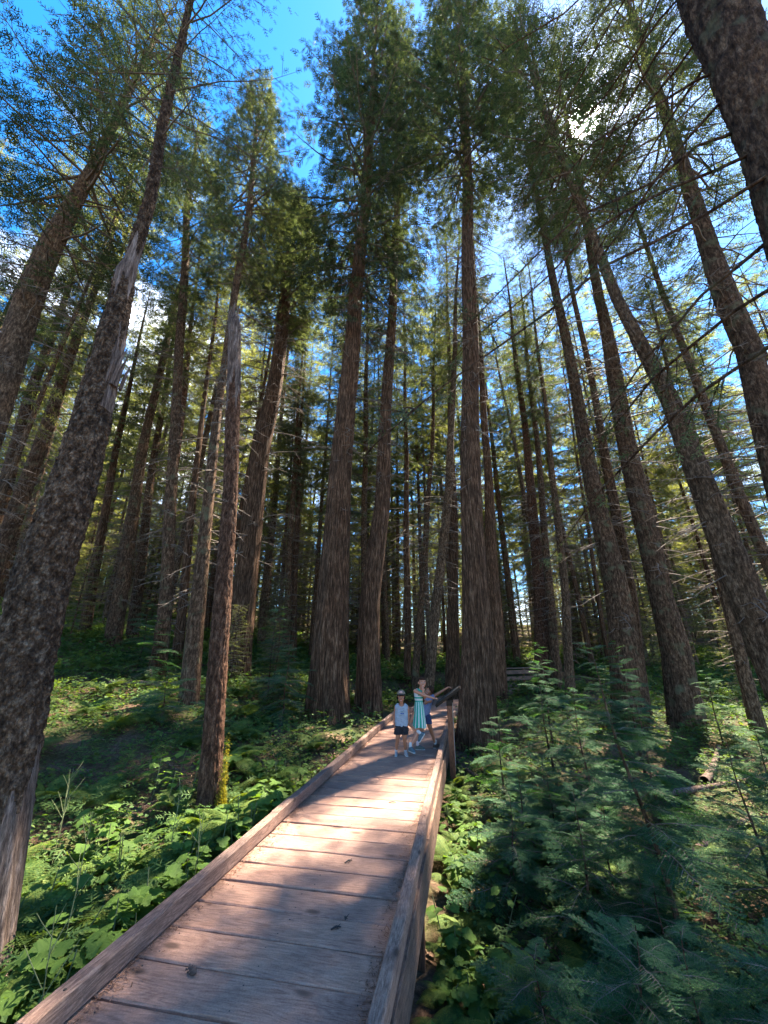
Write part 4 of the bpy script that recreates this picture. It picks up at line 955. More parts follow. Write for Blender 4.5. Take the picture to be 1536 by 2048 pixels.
# tall dry seed stalks
for i, (x, y, h) in enumerate([(-2.35, 3.75, 1.0), (-1.95, 3.0, .8), (-3.35, 4.9, .95), (-3.6, 5.3, .85), (-2.2, 5.0, .8), (-2.05, 2.6, .75), (-1.75, 4.5, .7)]):
    z = float(gz(x, y)); t = thing('seed_stalk', 'thin dry branching seed stalk rising from the left undergrowth', 'plant', (x, y, z), i, 'dry seed stalks on the left'); r = random.Random(i)
    obj('stem', stem_mesh([(0, 0, -.05), (.02, 0, h * .5), (.0, .03, h)], .005, .002, M['stem']), t)
    for k in range(6):
        b = h * (.45 + .09 * k); a = k * 2.2; l = .2 - .018 * k
        s = obj('side_stem', stem_mesh([(.01, .01, b), (l * .5 * math.cos(a), l * .5 * math.sin(a), b + l * .7), (l * .8 * math.cos(a), l * .8 * math.sin(a), b + l * 1.1)], .003, .0015, M['stem']), t)

# low ground cover nobody could count: one mass
def cover_leaf():
    return np.array([[0, 0, 0], [.45, -.40, .06], [1, 0, -.10], [.45, .40, .06]]), np.array([[0, 1, 2], [0, 2, 3]])
rc = np.random.default_rng(123); NC = 26500
yy = 1.6 + 38 * rc.random(NC) ** 1.3; xx = rc.uniform(-1, 1, NC) * (2.6 + yy * 1.02); ll = lat(xx, yy)
dens = .5 + .6 * vnoise(xx * .3, yy * .3, 9); dens = np.where(ll < 0, dens + .6, dens + .25)
s2d = np.abs((xx - 2.2) * .85 - (yy - 16.5) * .53); inwalk2 = (s2d < 1.3) & (yy > 12.8) & (yy < 21)
s3d = np.abs((xx - 4.05) * -.46 + (yy - 21.2) * .888); inwalk3 = (s3d < 1.2) & (xx > 2.8) & (xx < 11)
keep = ((ll < -.08) | (ll > DECKW + .03) | (yy > 14.6)) & ~inwalk2 & ~inwalk3 & (rc.random(NC) < dens)
xx, yy = xx[keep], yy[keep]; zz = gz(xx, yy); n = len(xx); far = np.clip(yy / 14, .55, 2.2)
mb = MB(); k = 8
a = rc.uniform(0, 6.28, (n, k)); h = rc.uniform(.05, .42, (n, k)) * np.minimum(far, 1.3)[:, None] * rc.uniform(.5, 1.2, n)[:, None]; q = rc.uniform(.02, .2, (n, k)) * far[:, None]
P_ = np.stack([xx[:, None] + q * np.cos(a), yy[:, None] + q * np.sin(a), zz[:, None] + h], -1).reshape(-1, 3)
X_ = np.stack([np.cos(a), np.sin(a), rc.uniform(-.45, .15, a.shape)], -1).reshape(-1, 3)
l2 = lat(P_[:, 0], P_[:, 1]); good = (l2 < -.16) | (l2 > DECKW + .13) | (P_[:, 1] > 14.6)
S_ = (rc.uniform(.06, .15, a.shape) * far[:, None]).reshape(-1)
stamp(mb, *cover_leaf(), P_[good], X_[good], (rc.normal(0, .3, P_.shape) + [0, 0, 1])[good], S_[good])
# small fern and seedling tufts mixed in
nt_ = 5200; sel = rc.choice(n, nt_); fv, ff = spray_template('hemlock'); kk = 6
a = rc.uniform(0, 6.28, (nt_, kk)); P_ = np.stack([xx[sel][:, None] + .05 * np.cos(a) + rc.normal(0, .3, (nt_, 1)), yy[sel][:, None] + .05 * np.sin(a) + rc.normal(0, .3, (nt_, 1)), np.zeros_like(a)], -1).reshape(-1, 3)
P_[:, 2] = gz(P_[:, 0], P_[:, 1]) + rc.uniform(.05, .35, len(P_)); l2 = lat(P_[:, 0], P_[:, 1]); good = (l2 < -.42) | (l2 > DECKW + .5) | (P_[:, 1] > 15)
X_ = np.stack([np.cos(a), np.sin(a), rc.uniform(-.3, .35, a.shape)], -1).reshape(-1, 3); S_ = np.repeat(np.clip(far[sel], .5, 1.6), kk) * rc.uniform(.2, .42, len(P_))
stamp(mb, fv, ff, P_[good], X_[good], (rc.normal(0, .3, P_.shape) + [0, 0, 1])[good], S_[good])
stuff(obj('ground_cover', mb.mesh('ground_cover', [M['cover']])), 'low green leaves and seedlings covering the forest floor', 'ground cover')
# fallen twigs and needles on the floor
mb = MB(); n = 1700
for i in range(n):
    y = 2 + 20 * rc.random() ** 1.3; x = rc.uniform(-1, 1) * (2.5 + y); l = lat(x, y)
    if -.25 < l < 2.1 and y < 15: continue
    if y > 13 and 0 < x < 12: continue
    L = rc.uniform(.1, .55) * (.7 + y * .05); a = rc.uniform(0, 6.28); d = np.array([math.cos(a), math.sin(a), 0]) * L / 2; c = np.array([x, y, 0.])
    p = np.stack([c - d, c + d * .1 + rc.normal(0, .02, 3), c + d]); p[:, 2] = gz(p[:, 0], p[:, 1]) + rc.uniform(.01, .07)
    mb.add(*tube(p, [.008, .007, .003], 3))
stuff(obj('fallen_twigs', mb.mesh('fallen_twigs', [M['bare']])), 'small dead twigs strewn over the forest floor', 'twigs')
# fallen logs on the right slope and the left bank
for i, (x, y, L, a, r0, lb) in enumerate([(5.2, 7.2, 2.6, .55, .05, 'thin grey fallen pole on the lit right slope, nearest the camera'), (6.0, 8.6, 3.0, .35, .06, 'grey fallen pole farther up the lit right slope'),
      (7.2, 9.9, 2.8, .8, .08, 'fallen log lying below the leaning trunk at the right edge'), (1.75, 9.1, 1.4, 1.9, .04, 'short broken limb beside the signpost foot'),
      (-6.2, 12.4, 3.2, .25, .08, 'fallen log crossing the hillside behind the shaded ferns'), (-5.0, 15.5, 3.5, -.3, .09, 'dark fallen log among the trunks on the left hillside'), (1.25, 5.1, 1.1, 2.4, .025, 'forked dead stick lying right of the walk')]):
    c, s = math.cos(a), math.sin(a); t_ = np.linspace(-.5, .5, 9); P = np.stack([x + c * L * t_, y + s * L * t_, np.zeros(9)], 1); P[:, 2] = gz(P[:, 0], P[:, 1]) + r0 * 1.2; P[:, 2] = np.polyval(np.polyfit(t_, P[:, 2], 2), t_) + .03
    b = P[0].copy(); mb = MB(); mb.add(*tube(P - b, np.linspace(r0, r0 * .6, 9), 10)); tg = tag(obj('fallen_log', mb.mesh('log', [M['bare']], True), None, b), lb, 'log')

# ------------------------------------------------------------------ litter on the deck
mb = MB(); n = 5200; aa = rc.uniform(-.5, WLEN - 5.6, n); side = rc.random(n) < .5; lq = np.abs(rc.normal(0, .055, n)) * (1 + .8 * vnoise(aa * .6, aa * 0, 31)) 
lq = np.clip(np.abs(lq), .003, .33); l_ = np.where(side, .10 + lq, DECKW - .105 - lq); pos = BO[None] + BN[None] * l_[:, None] + BU[None] * aa[:, None]
th = rc.uniform(0, 6.28, n); stamp(mb, np.array([[0, -.13, 0], [1, -.1, .05], [1, .1, .05], [0, .13, 0]]), np.array([[0, 1, 2, 3]]), np.concatenate([pos, rc.uniform(.004, .016, (n, 1))], 1), np.stack([np.cos(th), np.sin(th), rc.uniform(-.1, .3, n)], 1), np.tile([0, 0, 1.0], (n, 1)), rc.uniform(.010, .032, n))
stuff(obj('needle_litter', mb.mesh('needle_litter', [M['litter']])), 'reddish dry needles gathered along the boardwalk curbs', 'needles')
def cone(px, py, s, rz, lb):
    p = onz(px, py, 0.012); mb = MB(); t = thing('fir_cone', lb, 'cone', (p[0], p[1], .003), rz)
    P = [(k * .012 * s - .03 * s, 0, .012 * s) for k in range(6)]; mb.add(*tube(P, np.array([.002, .010, .013, .012, .008, .002]) * s, 8)); obj('core', mb.mesh('core', [M['cone']], True), t)
    for k in range(22):
        a = k * 2.4; xk = -.025 * s + k / 22 * .05 * s; r0 = .011 * s; m2 = MB()
        m2.add(np.array([[xk, r0 * .6 * math.cos(a), .012 * s + r0 * .6 * math.sin(a)], [xk + .012 * s, r0 * 1.5 * math.cos(a - .35), .012 * s + r0 * 1.5 * math.sin(a - .35)], [xk + .012 * s, r0 * 1.5 * math.cos(a + .35), .012 * s + r0 * 1.5 * math.sin(a + .35)]]), [[0, 1, 2]]); obj('scale', m2.mesh('scale', [M['cone']]), t)
cone(385, 1944, 1.25, 2.6, 'fir cone lying on the nearest planks')
for i, (px, py, L, a, lb) in enumerate([(672, 1858, .075, .4, 'dark forked twig on the deck right of the middle'), (697, 1724, .085, .7, 'small dark stick on the deck under the second shadow band'), (690, 1838, .04, 1.8, 'tiny twig tip beside the right curb litter'), (785, 1606, .10, .1, 'thin stick on the deck near the right curb')]):
    p = onz(px, py, 0.004); mb = MB(); c, s = math.cos(a), math.sin(a)
    mb.add(*tube([(-c * L / 2, -s * L / 2, .005), (0, .004, .012), (c * L / 2, s * L / 2, .004)], [.005, .007, .003], 5)); mb.add(*tube([(0, 0, .01), (.02, -.025, .014)], [.005, .002], 5)); mb.add(*tube([(.01, 0, .01), (.03, .028, .018)], [.004, .001], 5))
    tag(obj('twig', mb.mesh('twig', [M['nail']], True), None, p), lb, 'twig')

# ------------------------------------------------------------------ interpretive sign
def kp(cx, cy, D): return at(740 + cx / 7.68, 1330 + cy / 7.68, D)
a_s = 6.72; sp = bw(DECKW + .145, a_s); zgs = float(gz(sp[0], sp[1]))
sign = thing('trail_sign', 'low slanted trail sign on brown posts beside the right curb', 'sign', (sp[0], sp[1], zgs), BROT)
obj('post', bevel_box(.105, .10, .92 - zgs + .15, .006, .001, 1, [M['post']]), sign, (0, 0, (.92 - zgs - .15) / 2), (0, 0, 0))
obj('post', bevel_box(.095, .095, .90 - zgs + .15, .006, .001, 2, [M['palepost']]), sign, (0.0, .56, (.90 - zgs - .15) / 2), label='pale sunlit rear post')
for yy_ in (0, .56): obj('bracket', bevel_box(.118, .113, .10, .006, 0, 3, [M['panel']]), sign, (0, yy_, .875 - zgs))
tilt = -math.radians(34)
obj('frame', bevel_box(.62, .70, .055, .008, 0, 4, [M['panel']]), sign, (-.02, .27, .985 - zgs), (0, tilt, 0))
obj('panel_face', bevel_box(.55, .62, .006, .002, 0, 5, [plain('panel_print', (.060, .054, .044), .85, .5, 6, .08)]), sign, (-.02 - .0285 * math.sin(math.radians(31)),   .27, .985 - zgs + .0285 * math.cos(tilt)), (0, tilt, 0))

# ------------------------------------------------------------------ the children
def capsule(p, r0, q, r1, n=14):
    p, q = np.asarray(p, float), np.asarray(q, float); d = q - p; L = np.linalg.norm(d); d = d / max(L, 1e-6)
    A, B, _ = frame_along(d[None]); A, B = A[0], B[0]; t = np.linspace(0, math.pi / 2, 5)
    ax = np.concatenate([-r0 * np.cos(t), L + r1 * np.sin(t)]); rr = np.concatenate([np.maximum(r0 * np.sin(t), 1e-4), np.maximum(r1 * np.cos(t), 1e-4)])
    th = np.arange(n) * 2 * math.pi / n; V = p + ax[:, None, None] * d + rr[:, None, None] * (A * np.cos(th)[None, :, None] + B * np.sin(th)[None, :, None])
    F = grid_faces(len(ax), n, True); return V.reshape(-1, 3), F
def ellipsoid(c, rx, ry, rz, R=None, n=16, m=10):
    t = np.linspace(1e-3, math.pi - 1e-3, m); th = np.arange(n) * 2 * math.pi / n
    V = np.stack([rx * np.sin(t)[:, None] * np.cos(th), ry * np.sin(t)[:, None] * np.sin(th), rz * np.cos(t)[:, None] * np.ones(n)], -1).reshape(-1, 3)
    if R is not None: V = V @ np.asarray(R).T
    return V + np.asarray(c), grid_faces(m, n, True)[:, ::-1]
def fuse(name, parts, mats, voxel=.008, smooth=3, cut=None, matf=None, folds=0.0):
    """one continuous surface from overlapping volumes"""
    mb = MB()
    for V, F in parts: mb.add(V, F)
    me = mb.mesh('tmp', []); o = bpy.data.objects.new('tmp', me); COL.objects.link(o)
    m = o.modifiers.new('r', 'REMESH'); m.mode = 'VOXEL'; m.voxel_size = voxel
    s = o.modifiers.new('s', 'SMOOTH'); s.factor = .5; s.iterations = smooth
    dg = bpy.context.evaluated_depsgraph_get(); ev = o.evaluated_get(dg); out = bpy.data.meshes.new_from_object(ev)
    bpy.data.objects.remove(o); bpy.data.meshes.remove(me)
    out.name = name
    if cut:
        bm = bmesh.new(); bm.from_mesh(out); bmesh.ops.delete(bm, geom=[f for f in bm.faces if not cut(np.array(f.calc_center_median()))], context='FACES'); bm.to_mesh(out); bm.free()
    if folds:
        out.update()
        for v in out.vertices:
            c = v.co; q = math.sin(c.x * 55 + 9 * math.sin(c.z * 21 + c.y * 8)) * .6 + math.sin(c.z * 48 + c.x * 31 + 4 * math.sin(c.x * 18)) * .5
            v.co = c + v.normal * folds * q
    for p in out.polygons: p.use_smooth = True
    for mt in mats: out.materials.append(mt)
    if matf:
        for p in out.polygons: p.material_index = matf(np.array(p.center))
    return out
def basis(f, up=(0, 0, 1)):
    """columns: right-hand side, forward, up"""
    f = np.asarray(f, float); f /= np.linalg.norm(f); u_ = np.asarray(up, float); s = np.cross(f, u_); s /= np.linalg.norm(s); u_ = np.cross(s, f); return np.stack([s, f, u_], 1)
SKIN = plain('skin_tan', (.27, .105, .052), .55, .06, 20, .35); SKIN2 = plain('skin_light', (.33, .145, .083), .55, .06, 20, .35)
HAIRD = plain('hair_dark', (.012, .007, .005), .85, .4, 90, .08, .4); HAIRB = plain('hair_brown', (.030, .014, .008), .85, .4, 90, .08, .4)
EYE = plain('eye_dark', (.012, .008, .006), .2, .1); WHITE = plain('white_cloth', (.40, .39, .37), .9, .05, 40); LIP = plain('lips', (.33, .10, .085), .5, .1)
BLUEG = plain('pale_blue_jersey', (.21, .24, .27), .9, .10, 14, .2, .2); BLACK = plain('black_cloth', (.012, .012, .015), .9, .2); NAVY = plain('navy_cloth', (.025, .035, .085), .9, .2)
GREEN = plain('teal_green_cloth', (.015, .22, .15), .9, .1); TEAL = plain('slate_shoe', (.05, .085, .10), .8, .25, 50); SOLE = plain('shoe_sole', (.42, .40, .36), .8, .1); OLIVE = plain('olive_shoe', (.085, .09, .075), .8, .25, 50)
BEIGE = plain('beige_cap', (.15, .11, .075), .9, .1); BROWNSH = plain('brown_shoe', (.07, .04, .028), .8, .25, 50); GREYSH = plain('grey_shoe', (.26, .23, .22), .8, .15, 50); INK = plain('print_blue', (.03, .07, .20), .9, .1); INKG = plain('print_green', (.10, .17, .15), .9, .1)
BRIM = plain('dark_brim', (.02, .017, .018), .8, .2)
def head_parts(c, R, s):
    c = np.asarray(c); f = lambda x, y, z: c + R @ np.array([x, y, z]) * s
    P = [ellipsoid(f(0, -.012, .022), .074 * s, .088 * s, .082 * s, R), ellipsoid(f(0, .022, -.03), .058 * s, .062 * s, .078 * s, R), capsule(f(0, .078, .004), .009 * s, f(0, .094, -.018), .0135 * s),
         ellipsoid(f(.074, -.008, -.012), .012 * s, .02 * s, .028 * s, R), ellipsoid(f(-.074, -.008, -.012), .012 * s, .02 * s, .028 * s, R),
         ellipsoid(f(.036, .052, -.035), .022 * s, .024 * s, .024 * s, R), ellipsoid(f(-.036, .052, -.035), .022 * s, .024 * s, .024 * s, R), ellipsoid(f(0, .06, -.088), .024 * s, .022 * s, .02 * s, R)]
    return P
def face(parent, c, R, s, hair, b, smile=True):
    f = lambda x, y, z: c + R @ np.array([x, y, z]) * s - b
    for sx in (-1, 1):
        e = MB(); e.add(*ellipsoid(f(sx * .031, .0735, .006), .0125 * s, .006 * s, .0075 * s, R, 10, 6)); eo = obj('eye', e.mesh('eye', [WHITE], True), parent)
        e = MB(); e.add(*ellipsoid(f(sx * .031, .078, .006), .0068 * s, .004 * s, .007 * s, R, 10, 6)); obj('iris', e.mesh('iris', [EYE], True), eo)
        e = MB(); e.add(*capsule(f(sx * .017, .0795, .026), .003 * s, f(sx * .046, .069, .027), .003 * s, 6)); obj('eyebrow', e.mesh('eyebrow', [hair], True), parent)
    e = MB(); e.add(*ellipsoid(f(0, .079, -.052), .024 * s, .008 * s, .0085 * s, R, 12, 6)); m = obj('mouth', e.mesh('mouth', [LIP], True), parent)
    if smile: e = MB(); e.add(*ellipsoid(f(0, .0835, -.050), .017 * s, .0045 * s, .0042 * s, R, 10, 6)); obj('teeth', e.mesh('teeth', [WHITE], True), m)
def hand_parts(w, d, n, s=1.0, curl=.5, thumb=1):
    """palm from the wrist along d, n = out of the palm; five fingers bent towards n"""
    d = np.asarray(d, float); d /= np.linalg.norm(d); n = np.asarray(n, float); n -= d * (n @ d); n /= np.linalg.norm(n); sd = np.cross(d, n); P = []
    for k in (-1, 0, 1): P.append(capsule(w + sd * k * .011 * s, .0125 * s, w + d * .045 * s + sd * k * .015 * s, .011 * s, 8))
    for k, L in zip((-1.5, -.5, .5, 1.5), (.042, .05, .047, .036)):
        b = w + d * .048 * s + sd * k * .0125 * s; m = b + (d * math.cos(curl * .6) + n * math.sin(curl * .6)) * L * .5 * s; e = m + (d * math.cos(curl * 1.6) + n * math.sin(curl * 1.6)) * L * .5 * s
        P += [capsule(b, .0078 * s, m, .007 * s, 8), capsule(m, .007 * s, e, .006 * s, 8)]
    tb = w + d * .014 * s + sd * thumb * -.02 * s; tm = tb + (d * .6 - sd * thumb * .7 + n * .3) * .028 * s; P += [capsule(tb, .009 * s, tm, .008 * s, 8), capsule(tm, .008 * s, tm + (d * .85 + n * .4) * .024 * s, .0065 * s, 8)]
    return P
def shoe(parent, name, ankle, toe_dir, down, s, mat, b, sock=None):
    """low trainer: heel under the ankle, toe along toe_dir, sole towards down"""
    t = np.asarray(toe_dir, float); dn = np.asarray(down, float); dn /= np.linalg.norm(dn); t -= dn * (t @ dn); t /= np.linalg.norm(t); a = np.asarray(ankle, float) - b
    heel = a + dn * .055 * s - t * .025 * s
    parts = [capsule(heel, .034 * s, a + t * .01 * s + dn * .02 * s, .033 * s), capsule(heel + dn * .004 * s, .032 * s, heel + t * .13 * s + dn * .008 * s, .030 * s), capsule(a + t * .02 * s + dn * .02 * s, .028 * s, heel + t * .12 * s, .028 * s), capsule(heel + t * .10 * s + dn * .008 * s, .034 * s, heel + t * .145 * s + dn * .008 * s, .028 * s)]
    so = obj(name, fuse(name, parts, [mat], .007, 3), parent)
    sp_ = []
    for k in np.linspace(0, 1, 5): c = heel + t * (.15 * k * s) + dn * .032 * s; sp_.append(ellipsoid(c, .034 * s, .034 * s, .012 * s, basis(t, -dn)))
    obj('sole', fuse('sole', sp_, [SOLE], .006, 2), so)
    if sock: e = MB(); e.add(*capsule(a + dn * .0 * s, .034 * s, a - dn * .045 * s, .031 * s)); obj('sock', e.mesh('sock', [sock], True), parent)
    return so

# --- boy in cap and tank top
D0 = 8.6; b = np.array([*kp(470, 1370, D0)[:2], 0.0]); boy = thing('person', 'small boy standing in beige cap, pale blue tank top and black shorts', 'person', b)
K = lambda x, y, dd=0.0: kp(x, y, D0 + dd)
neck, chest, belly, pel = K(482, 600), K(482, 690, .01), K(480, 830, .0), K(482, 950, .01)
hc = K(478, 492, -.02); fwd = np.array([-.08, -1, -.05]); RH = basis(fwd)
SHL, SHR = K(400, 645), K(566, 645)
ELL, WRL = K(374, 800, .03), K(374, 925, -.02); ELR, WRR = K(590, 800, .03), K(578, 915, -.02)
HPL, HPR, KNL, KNR, ANL, ANR = K(440, 960), K(528, 960), K(425, 1120, -.02), K(532, 1120, -.02), K(402, 1295, .02), K(545, 1275, .02)
ANL[2] = .075; ANR[2] = .075
P = head_parts(hc, RH, .98) + [capsule(neck, .036, hc + [0, .01, -.05], .036), capsule(K(450, 650), .062, K(515, 650), .062), capsule(chest + [-.03, 0, 0], .072, belly + [-.02, 0, 0], .066), capsule(chest + [.03, 0, 0], .072, belly + [.02, 0, 0], .066), capsule(belly, .075, pel, .08), capsule(K(452, 622), .035, SHL, .036), capsule(K(512, 622), .035, SHR, .036),
     capsule(SHL, .036, ELL, .027), capsule(ELL, .027, WRL, .019), capsule(SHR, .036, ELR, .027), capsule(ELR, .027, WRR, .019),
     capsule(HPL, .068, KNL, .043), capsule(KNL, .042, ANL, .026), capsule(HPR, .068, KNR, .043), capsule(KNR, .042, ANR, .026)]
P += hand_parts(WRL, (0, -.15, -1), (1, .2, 0), .9, .6, -1) + hand_parts(WRR, (0, -.15, -1), (-1, .2, 0), .9, .6, 1)
obj('body', fuse('body', [(V - b, F) for V, F in P], [SKIN], .007, 2), boy); face(boy, hc, RH, .98, HAIRD, b)
zt, zh = K(480, 592)[2], K(480, 945)[2]
T_ = [capsule(K(440, 650), .080, K(525, 650), .080), capsule(K(450, 700), .088, K(448, 930), .084), capsule(K(515, 700), .088, K(520, 930), .084), capsule(K(482, 700), .09, K(482, 940), .09), capsule(K(440, 615), .034, K(420, 660), .045), capsule(K(525, 615), .034, K(545, 660), .045)]
nx = K(482, 600)
def cut_tank(c):
    w = c + b
    if w[2] < zh + .008 * math.sin(c[0] * 60): return False
    if (w[0] - nx[0]) ** 2 + (w[2] - nx[2] - .02) ** 2 < .058 ** 2: return False
    return True
def print_boy(c):
    return 0
obj('tank_top', fuse('tank_top', [(V - b, F) for V, F in T_], [BLUEG], .007, 3, cut_tank, None, .005), boy)
top_y = kp(482, 740, D0)[1] - .118
for i, (cx, cy, w, h, m) in enumerate([(430, 688, 10, 5, INKG), (515, 686, 10, 5, INKG), (450, 712, 18, 4, INKG), (490, 708, 26, 4, INKG), (450, 735, 12, 8, INK), (478, 735, 14, 9, INK), (506, 738, 16, 9, INK), (530, 728, 9, 16, INKG), (470, 762, 22, 4, INKG), (520, 775, 9, 6, INK)]):
    c = kp(cx, cy, D0) - b; c[1] = -.094 + .35 * abs((cx - 482) / 7.68 * .01) ; e = MB(); e.add(*ellipsoid(c, w * .0013, .006, h * .0013, None, 10, 6)); obj('shirt_print', e.mesh('print', [m], True), boy)
S_P = [capsule(K(450, 940), .088, K(515, 940), .088), capsule(HPL, .084, K(420, 1100), .074), capsule(HPR, .084, K(540, 1100), .074)]
zb_ = K(480, 1062)[2]; zt2 = K(480, 925)[2]
obj('shorts', fuse('shorts', [(V - b, F) for V, F in S_P], [BLACK], .007, 3, lambda c: zb_ < c[2] < zt2, None, .005), boy)
hp = [ellipsoid(hc - b + RH @ np.array([0, -.016, .03]), .081, .092, .086, RH), ellipsoid(hc - b + RH @ np.array([-.07, -.005, .0]), .016, .03, .045, RH), ellipsoid(hc - b + RH @ np.array([.07, -.005, .0]), .016, .03, .045, RH), ellipsoid(hc - b + RH @ np.array([0, .056, .05]), .058, .03, .028, RH)]
def cut_hair(c):
    q = RH.T @ (c - (hc - b)); return not (q[1] > .03 and q[2] < .03 and abs(q[0]) < .066) and q[2] > -.06
obj('hair', fuse('hair', hp, [HAIRD], .007, 2, cut_hair), boy)
cp = [ellipsoid(hc - b + RH @ np.array([0, -.016, .052]), .086, .098, .082, RH)]
cap_o = obj('cap', fuse('cap', cp, [BEIGE], .007, 2, lambda c: (RH.T @ (c - (hc - b)))[2] > .055), boy)
V, F = ellipsoid((0, 0, 0), .07, .075, .006); V = V @ RH.T + (hc - b + RH @ np.array([0, .085, .062])); V[:, 2] += -.25 * np.abs((V - (hc - b)) @ RH[:, 0]) ** 1.5; e = MB(); e.add(V, F); obj('brim', e.mesh('brim', [BRIM], True), cap_o)
V, F = ellipsoid(hc - b + RH @ np.array([0, .072, .098]), .034, .008, .018, RH); e = MB(); e.add(V, F); obj('cap_patch', e.mesh('patch', [plain('patch_pink', (.45, .25, .22), .9)], True), cap_o)
shoe(boy, 'shoe', ANL, (-.1, -1, 0), (0, 0, -1), .85, GREYSH, b, WHITE); shoe(boy, 'shoe', ANR, (.2, -1, 0), (0, 0, -1), .85, GREYSH, b, WHITE)

# --- girl in striped dress
D0 = 8.72; b = np.array([*kp(735, 1330, D0)[:2], 0.0]); girl = thing('person', 'girl in green and white striped dress leaning on the sign, hand at her mouth', 'person', b)
hc = K(800, 268, -.03); fwd = np.array([.18, -1, -.06]); RH = basis(fwd, (.05, 0, 1)); tf = basis((.75, -.65, 0))
chest, waist, hip = K(745, 440), K(748, 575), K(745, 690); SA, SB = K(695, 400, -.07), K(792, 405, .07)
EA, WA = K(835, 468, -.12), K(985, 512, -.06); EB, WB = K(845, 500, -.06), K(815, 405, -.115)
KA, AA = K(600, 895, .0), K(765, 1045, -.13); KB, AB = K(722, 1050, -.10), K(622, 1250, -.16)
HA, HB = K(705, 745, .0), K(770, 745, .03); AB[2] = max(AB[2], .085)
P = head_parts(hc, RH, 1.0) + [capsule(K(765, 400), .036, hc + [-.005, .012, -.05], .036), capsule(SA, .040, SB, .040), capsule(K(735, 430), .072, K(745, 565), .062), capsule(K(760, 430), .068, K(755, 565), .06), capsule(waist, .068, hip, .085), capsule(HA, .075, HB, .075),
     capsule(SA, .037, EA, .028), capsule(EA, .028, WA, .019), capsule(SB, .036, EB, .027), capsule(EB, .027, WB, .019),
     capsule(HA, .07, KA, .046), capsule(KA, .045, AA, .028), capsule(HB, .07, KB, .044), capsule(KB, .043, AB, .028)]
P += hand_parts(WA, (1, -.1, .15), (.2, 0, -1), .95, 1.0, 1) + hand_parts(WB, (-.1, -.05, 1), (0, 1, .2), .95, .35, 1)
obj('body', fuse('body', [(V - b, F) for V, F in P], [SKIN2], .007, 2), girl); face(girl, hc, RH, 1.0, HAIRB, b)
zn, zw = K(740, 385)[2], K(740, 572)[2]; zb1, zb2, zb3, zb4 = [K(740, q)[2] for q in (468, 487, 512, 540)]
BP = [capsule(K(735, 425), .082, K(745, 570), .073), capsule(K(758, 425), .080, K(756, 570), .072), capsule(K(712, 395, -.03), .036, K(722, 440, -.03), .05), capsule(K(785, 400, .03), .036, K(780, 440, .03), .05)]
def bod(c):
    z = c[2]; return 1 if (z > zb1 and (c + b)[0] > K(735, 400)[0] - .01) or zb3 < z < zb2 or z < zb4 else 0
ncc = hc + [-.012, 0, -.115]
obj('bodice', fuse('bodice', [(V - b, F) for V, F in BP], [WHITE, GREEN], .006, 2, lambda c: c[2] > zw - .02 and ((c + b)[0] - ncc[0]) ** 2 + ((c + b)[2] - ncc[2] - .015) ** 2 > .05 ** 2, bod), girl)
nz, nth = 16, 96; zz_ = np.linspace(K(748, 560)[2], K(748, 955)[2], nz); tt = np.linspace(0, 1, nz); th = np.arange(nth) * 2 * math.pi / nth; Vs = []
for z, t in zip(zz_, tt):
    cx = np.interp(t, [0, 1], [K(750, 560)[0], K(752, 955)[0]]); cyy = D0 - .0
    rx = .076 + .062 * t ** .75; ry = .076 + .075 * t ** .8; wv = 1 + .07 * t * np.cos(th * 12 + .6) + .03 * t * np.cos(th * 5)
    Vs.append(np.stack([cx + rx * wv * np.cos(th), cyy + ry * wv * np.sin(th), np.full(nth, z) + .012 * t * np.sin(th * 3)], 1))
V = np.concatenate(Vs) - b; mb = MB(); F = grid_faces(nz, nth, True); mb.add(V, F); mb.m4[-1] = (np.tile(np.arange(nth) % 8 < 5, nz - 1)).astype(int)
sk = mb.mesh('skirt', [plain('cream_cloth', (.40, .43, .39), .9, .08, 40), GREEN], True); so_ = obj('skirt', sk, girl)
hp = [ellipsoid(hc - b + RH @ np.array([0, -.016, .03]), .080, .093, .085, RH), capsule(hc - b + RH @ np.array([-.02, -.09, .0]), .035, hc - b + RH @ np.array([-.05, -.11, -.09]), .03), capsule(hc - b + RH @ np.array([-.05, -.11, -.09]), .03, hc - b + RH @ np.array([-.06, -.10, -.19]), .012)]
def cut_h2(c):
    q = RH.T @ (c - (hc - b)); return not (q[1] > .01 + .5 * max(0, .05 - q[2] * .6) * 0 and q[2] < .05 and abs(q[0]) < .062) and not (q[1] > .03 and q[2] < .05)
obj('hair', fuse('hair', hp, [HAIRB], .007, 2, cut_h2), girl)
shoe(girl, 'shoe', AA, K(745, 1190, -.13) - K(835, 1075, -.13), np.array([.75, -.05, -.55]), .95, TEAL, b, WHITE); shoe(girl, 'shoe', AB, (.45, -.8, -.02), (0.0, .05, -1), .95, TEAL, b, WHITE)

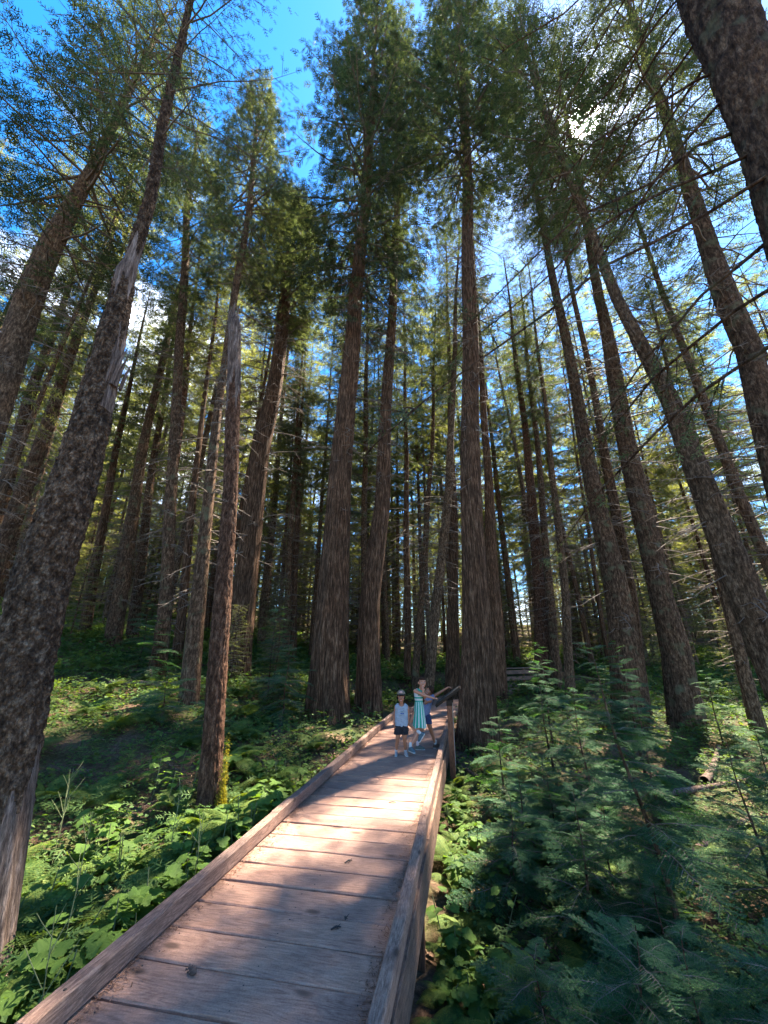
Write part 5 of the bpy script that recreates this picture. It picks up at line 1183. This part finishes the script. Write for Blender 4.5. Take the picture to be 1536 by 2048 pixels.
# --- child leaning out behind her
D0 = 9.15; b = np.array([*kp(860, 1330, D0)[:2], 0.0]); kid = thing('person', 'child leaning sideways behind the girl, arm stretched along the sign', 'person', b)
hc = K(905, 402, -.02); fwd = np.array([-.12, -1, -.1]); RH = basis(fwd, (.80, 0, .50))
SA, SB = K(870, 520, -.03), K(965, 485, .02); EB, WB = K(1085, 415, .0), K(1200, 342, -.02); pel = K(845, 760)
HA, HB = K(815, 790), K(872, 790); KA, AA = K(785, 1040, -.03), K(735, 1275, -.08); KB, AB = K(925, 965), K(1000, 1160, .06); AA[2] = .08; AB[2] = .08
EA, WA = K(850, 590, -.06), K(905, 560, -.1)
P = head_parts(hc, RH, .95) + [capsule(K(915, 500), .035, hc - RH[:, 2] * .05, .035), capsule(SA, .04, SB, .04), capsule(K(905, 545), .07, pel, .075), capsule(HA, .07, HB, .07), capsule(SB, .036, EB, .027), capsule(EB, .027, WB, .019), capsule(SA, .034, EA, .027), capsule(EA, .027, WA, .019),
     capsule(HA, .07, KA, .045), capsule(KA, .044, AA, .027), capsule(HB, .07, KB, .045), capsule(KB, .044, AB, .027)] + hand_parts(WB, (1, 0, .1), (.2, 0, -1), .95, 1.1, 1) + hand_parts(WA, (.8, -.2, .2), (0, 1, 0), .9, .8, 1)
obj('body', fuse('body', [(V - b, F) for V, F in P], [SKIN], .007, 2), kid); face(kid, hc, RH, .95, HAIRD, b)
obj('shirt', fuse('shirt', [(V - b, F) for V, F in [capsule(K(905, 540), .082, pel, .088), capsule(SA, .05, SB, .05)]], [plain('slate_blue_shirt', (.13, .15, .24), .9, .15)], .007, 3, lambda c: c[2] > K(850, 770)[2]), kid)
zk = K(900, 900)[2]; obj('shorts', fuse('shorts', [(V - b, F) for V, F in [capsule(HA, .085, KA, .068), capsule(HB, .085, KB, .066), capsule(HA, .09, HB, .09)]], [NAVY], .007, 3, lambda c: zk < c[2] < K(850, 745)[2]), kid)
hp = [ellipsoid(hc - b + RH @ np.array([0, -.014, .034]), .084, .094, .088, RH), ellipsoid(hc - b + RH @ np.array([.0, .05, .055]), .06, .036, .03, RH)]
obj('hair', fuse('hair', hp, [HAIRB], .007, 2, lambda c: not ((RH.T @ (c - (hc - b)))[1] > .02 and (RH.T @ (c - (hc - b)))[2] < .035)), kid)
shoe(kid, 'shoe', AA, (1, -.12, 0), (0, 0, -1), .95, OLIVE, b, plain('pink_sock', (.55, .40, .38), .9)); shoe(kid, 'shoe', AB, (.9, .3, 0), (0, 0, -1), .95, BROWNSH, b, plain('grey_sock', (.4, .38, .34), .9))

# masses of twigs and leaves too small to pick apart
for o in SC.objects:
    if o.parent is not None and o.name.split('.')[0] in ('crown', 'limbs', 'dead_branches', 'moss'): o['kind'] = 'stuff'
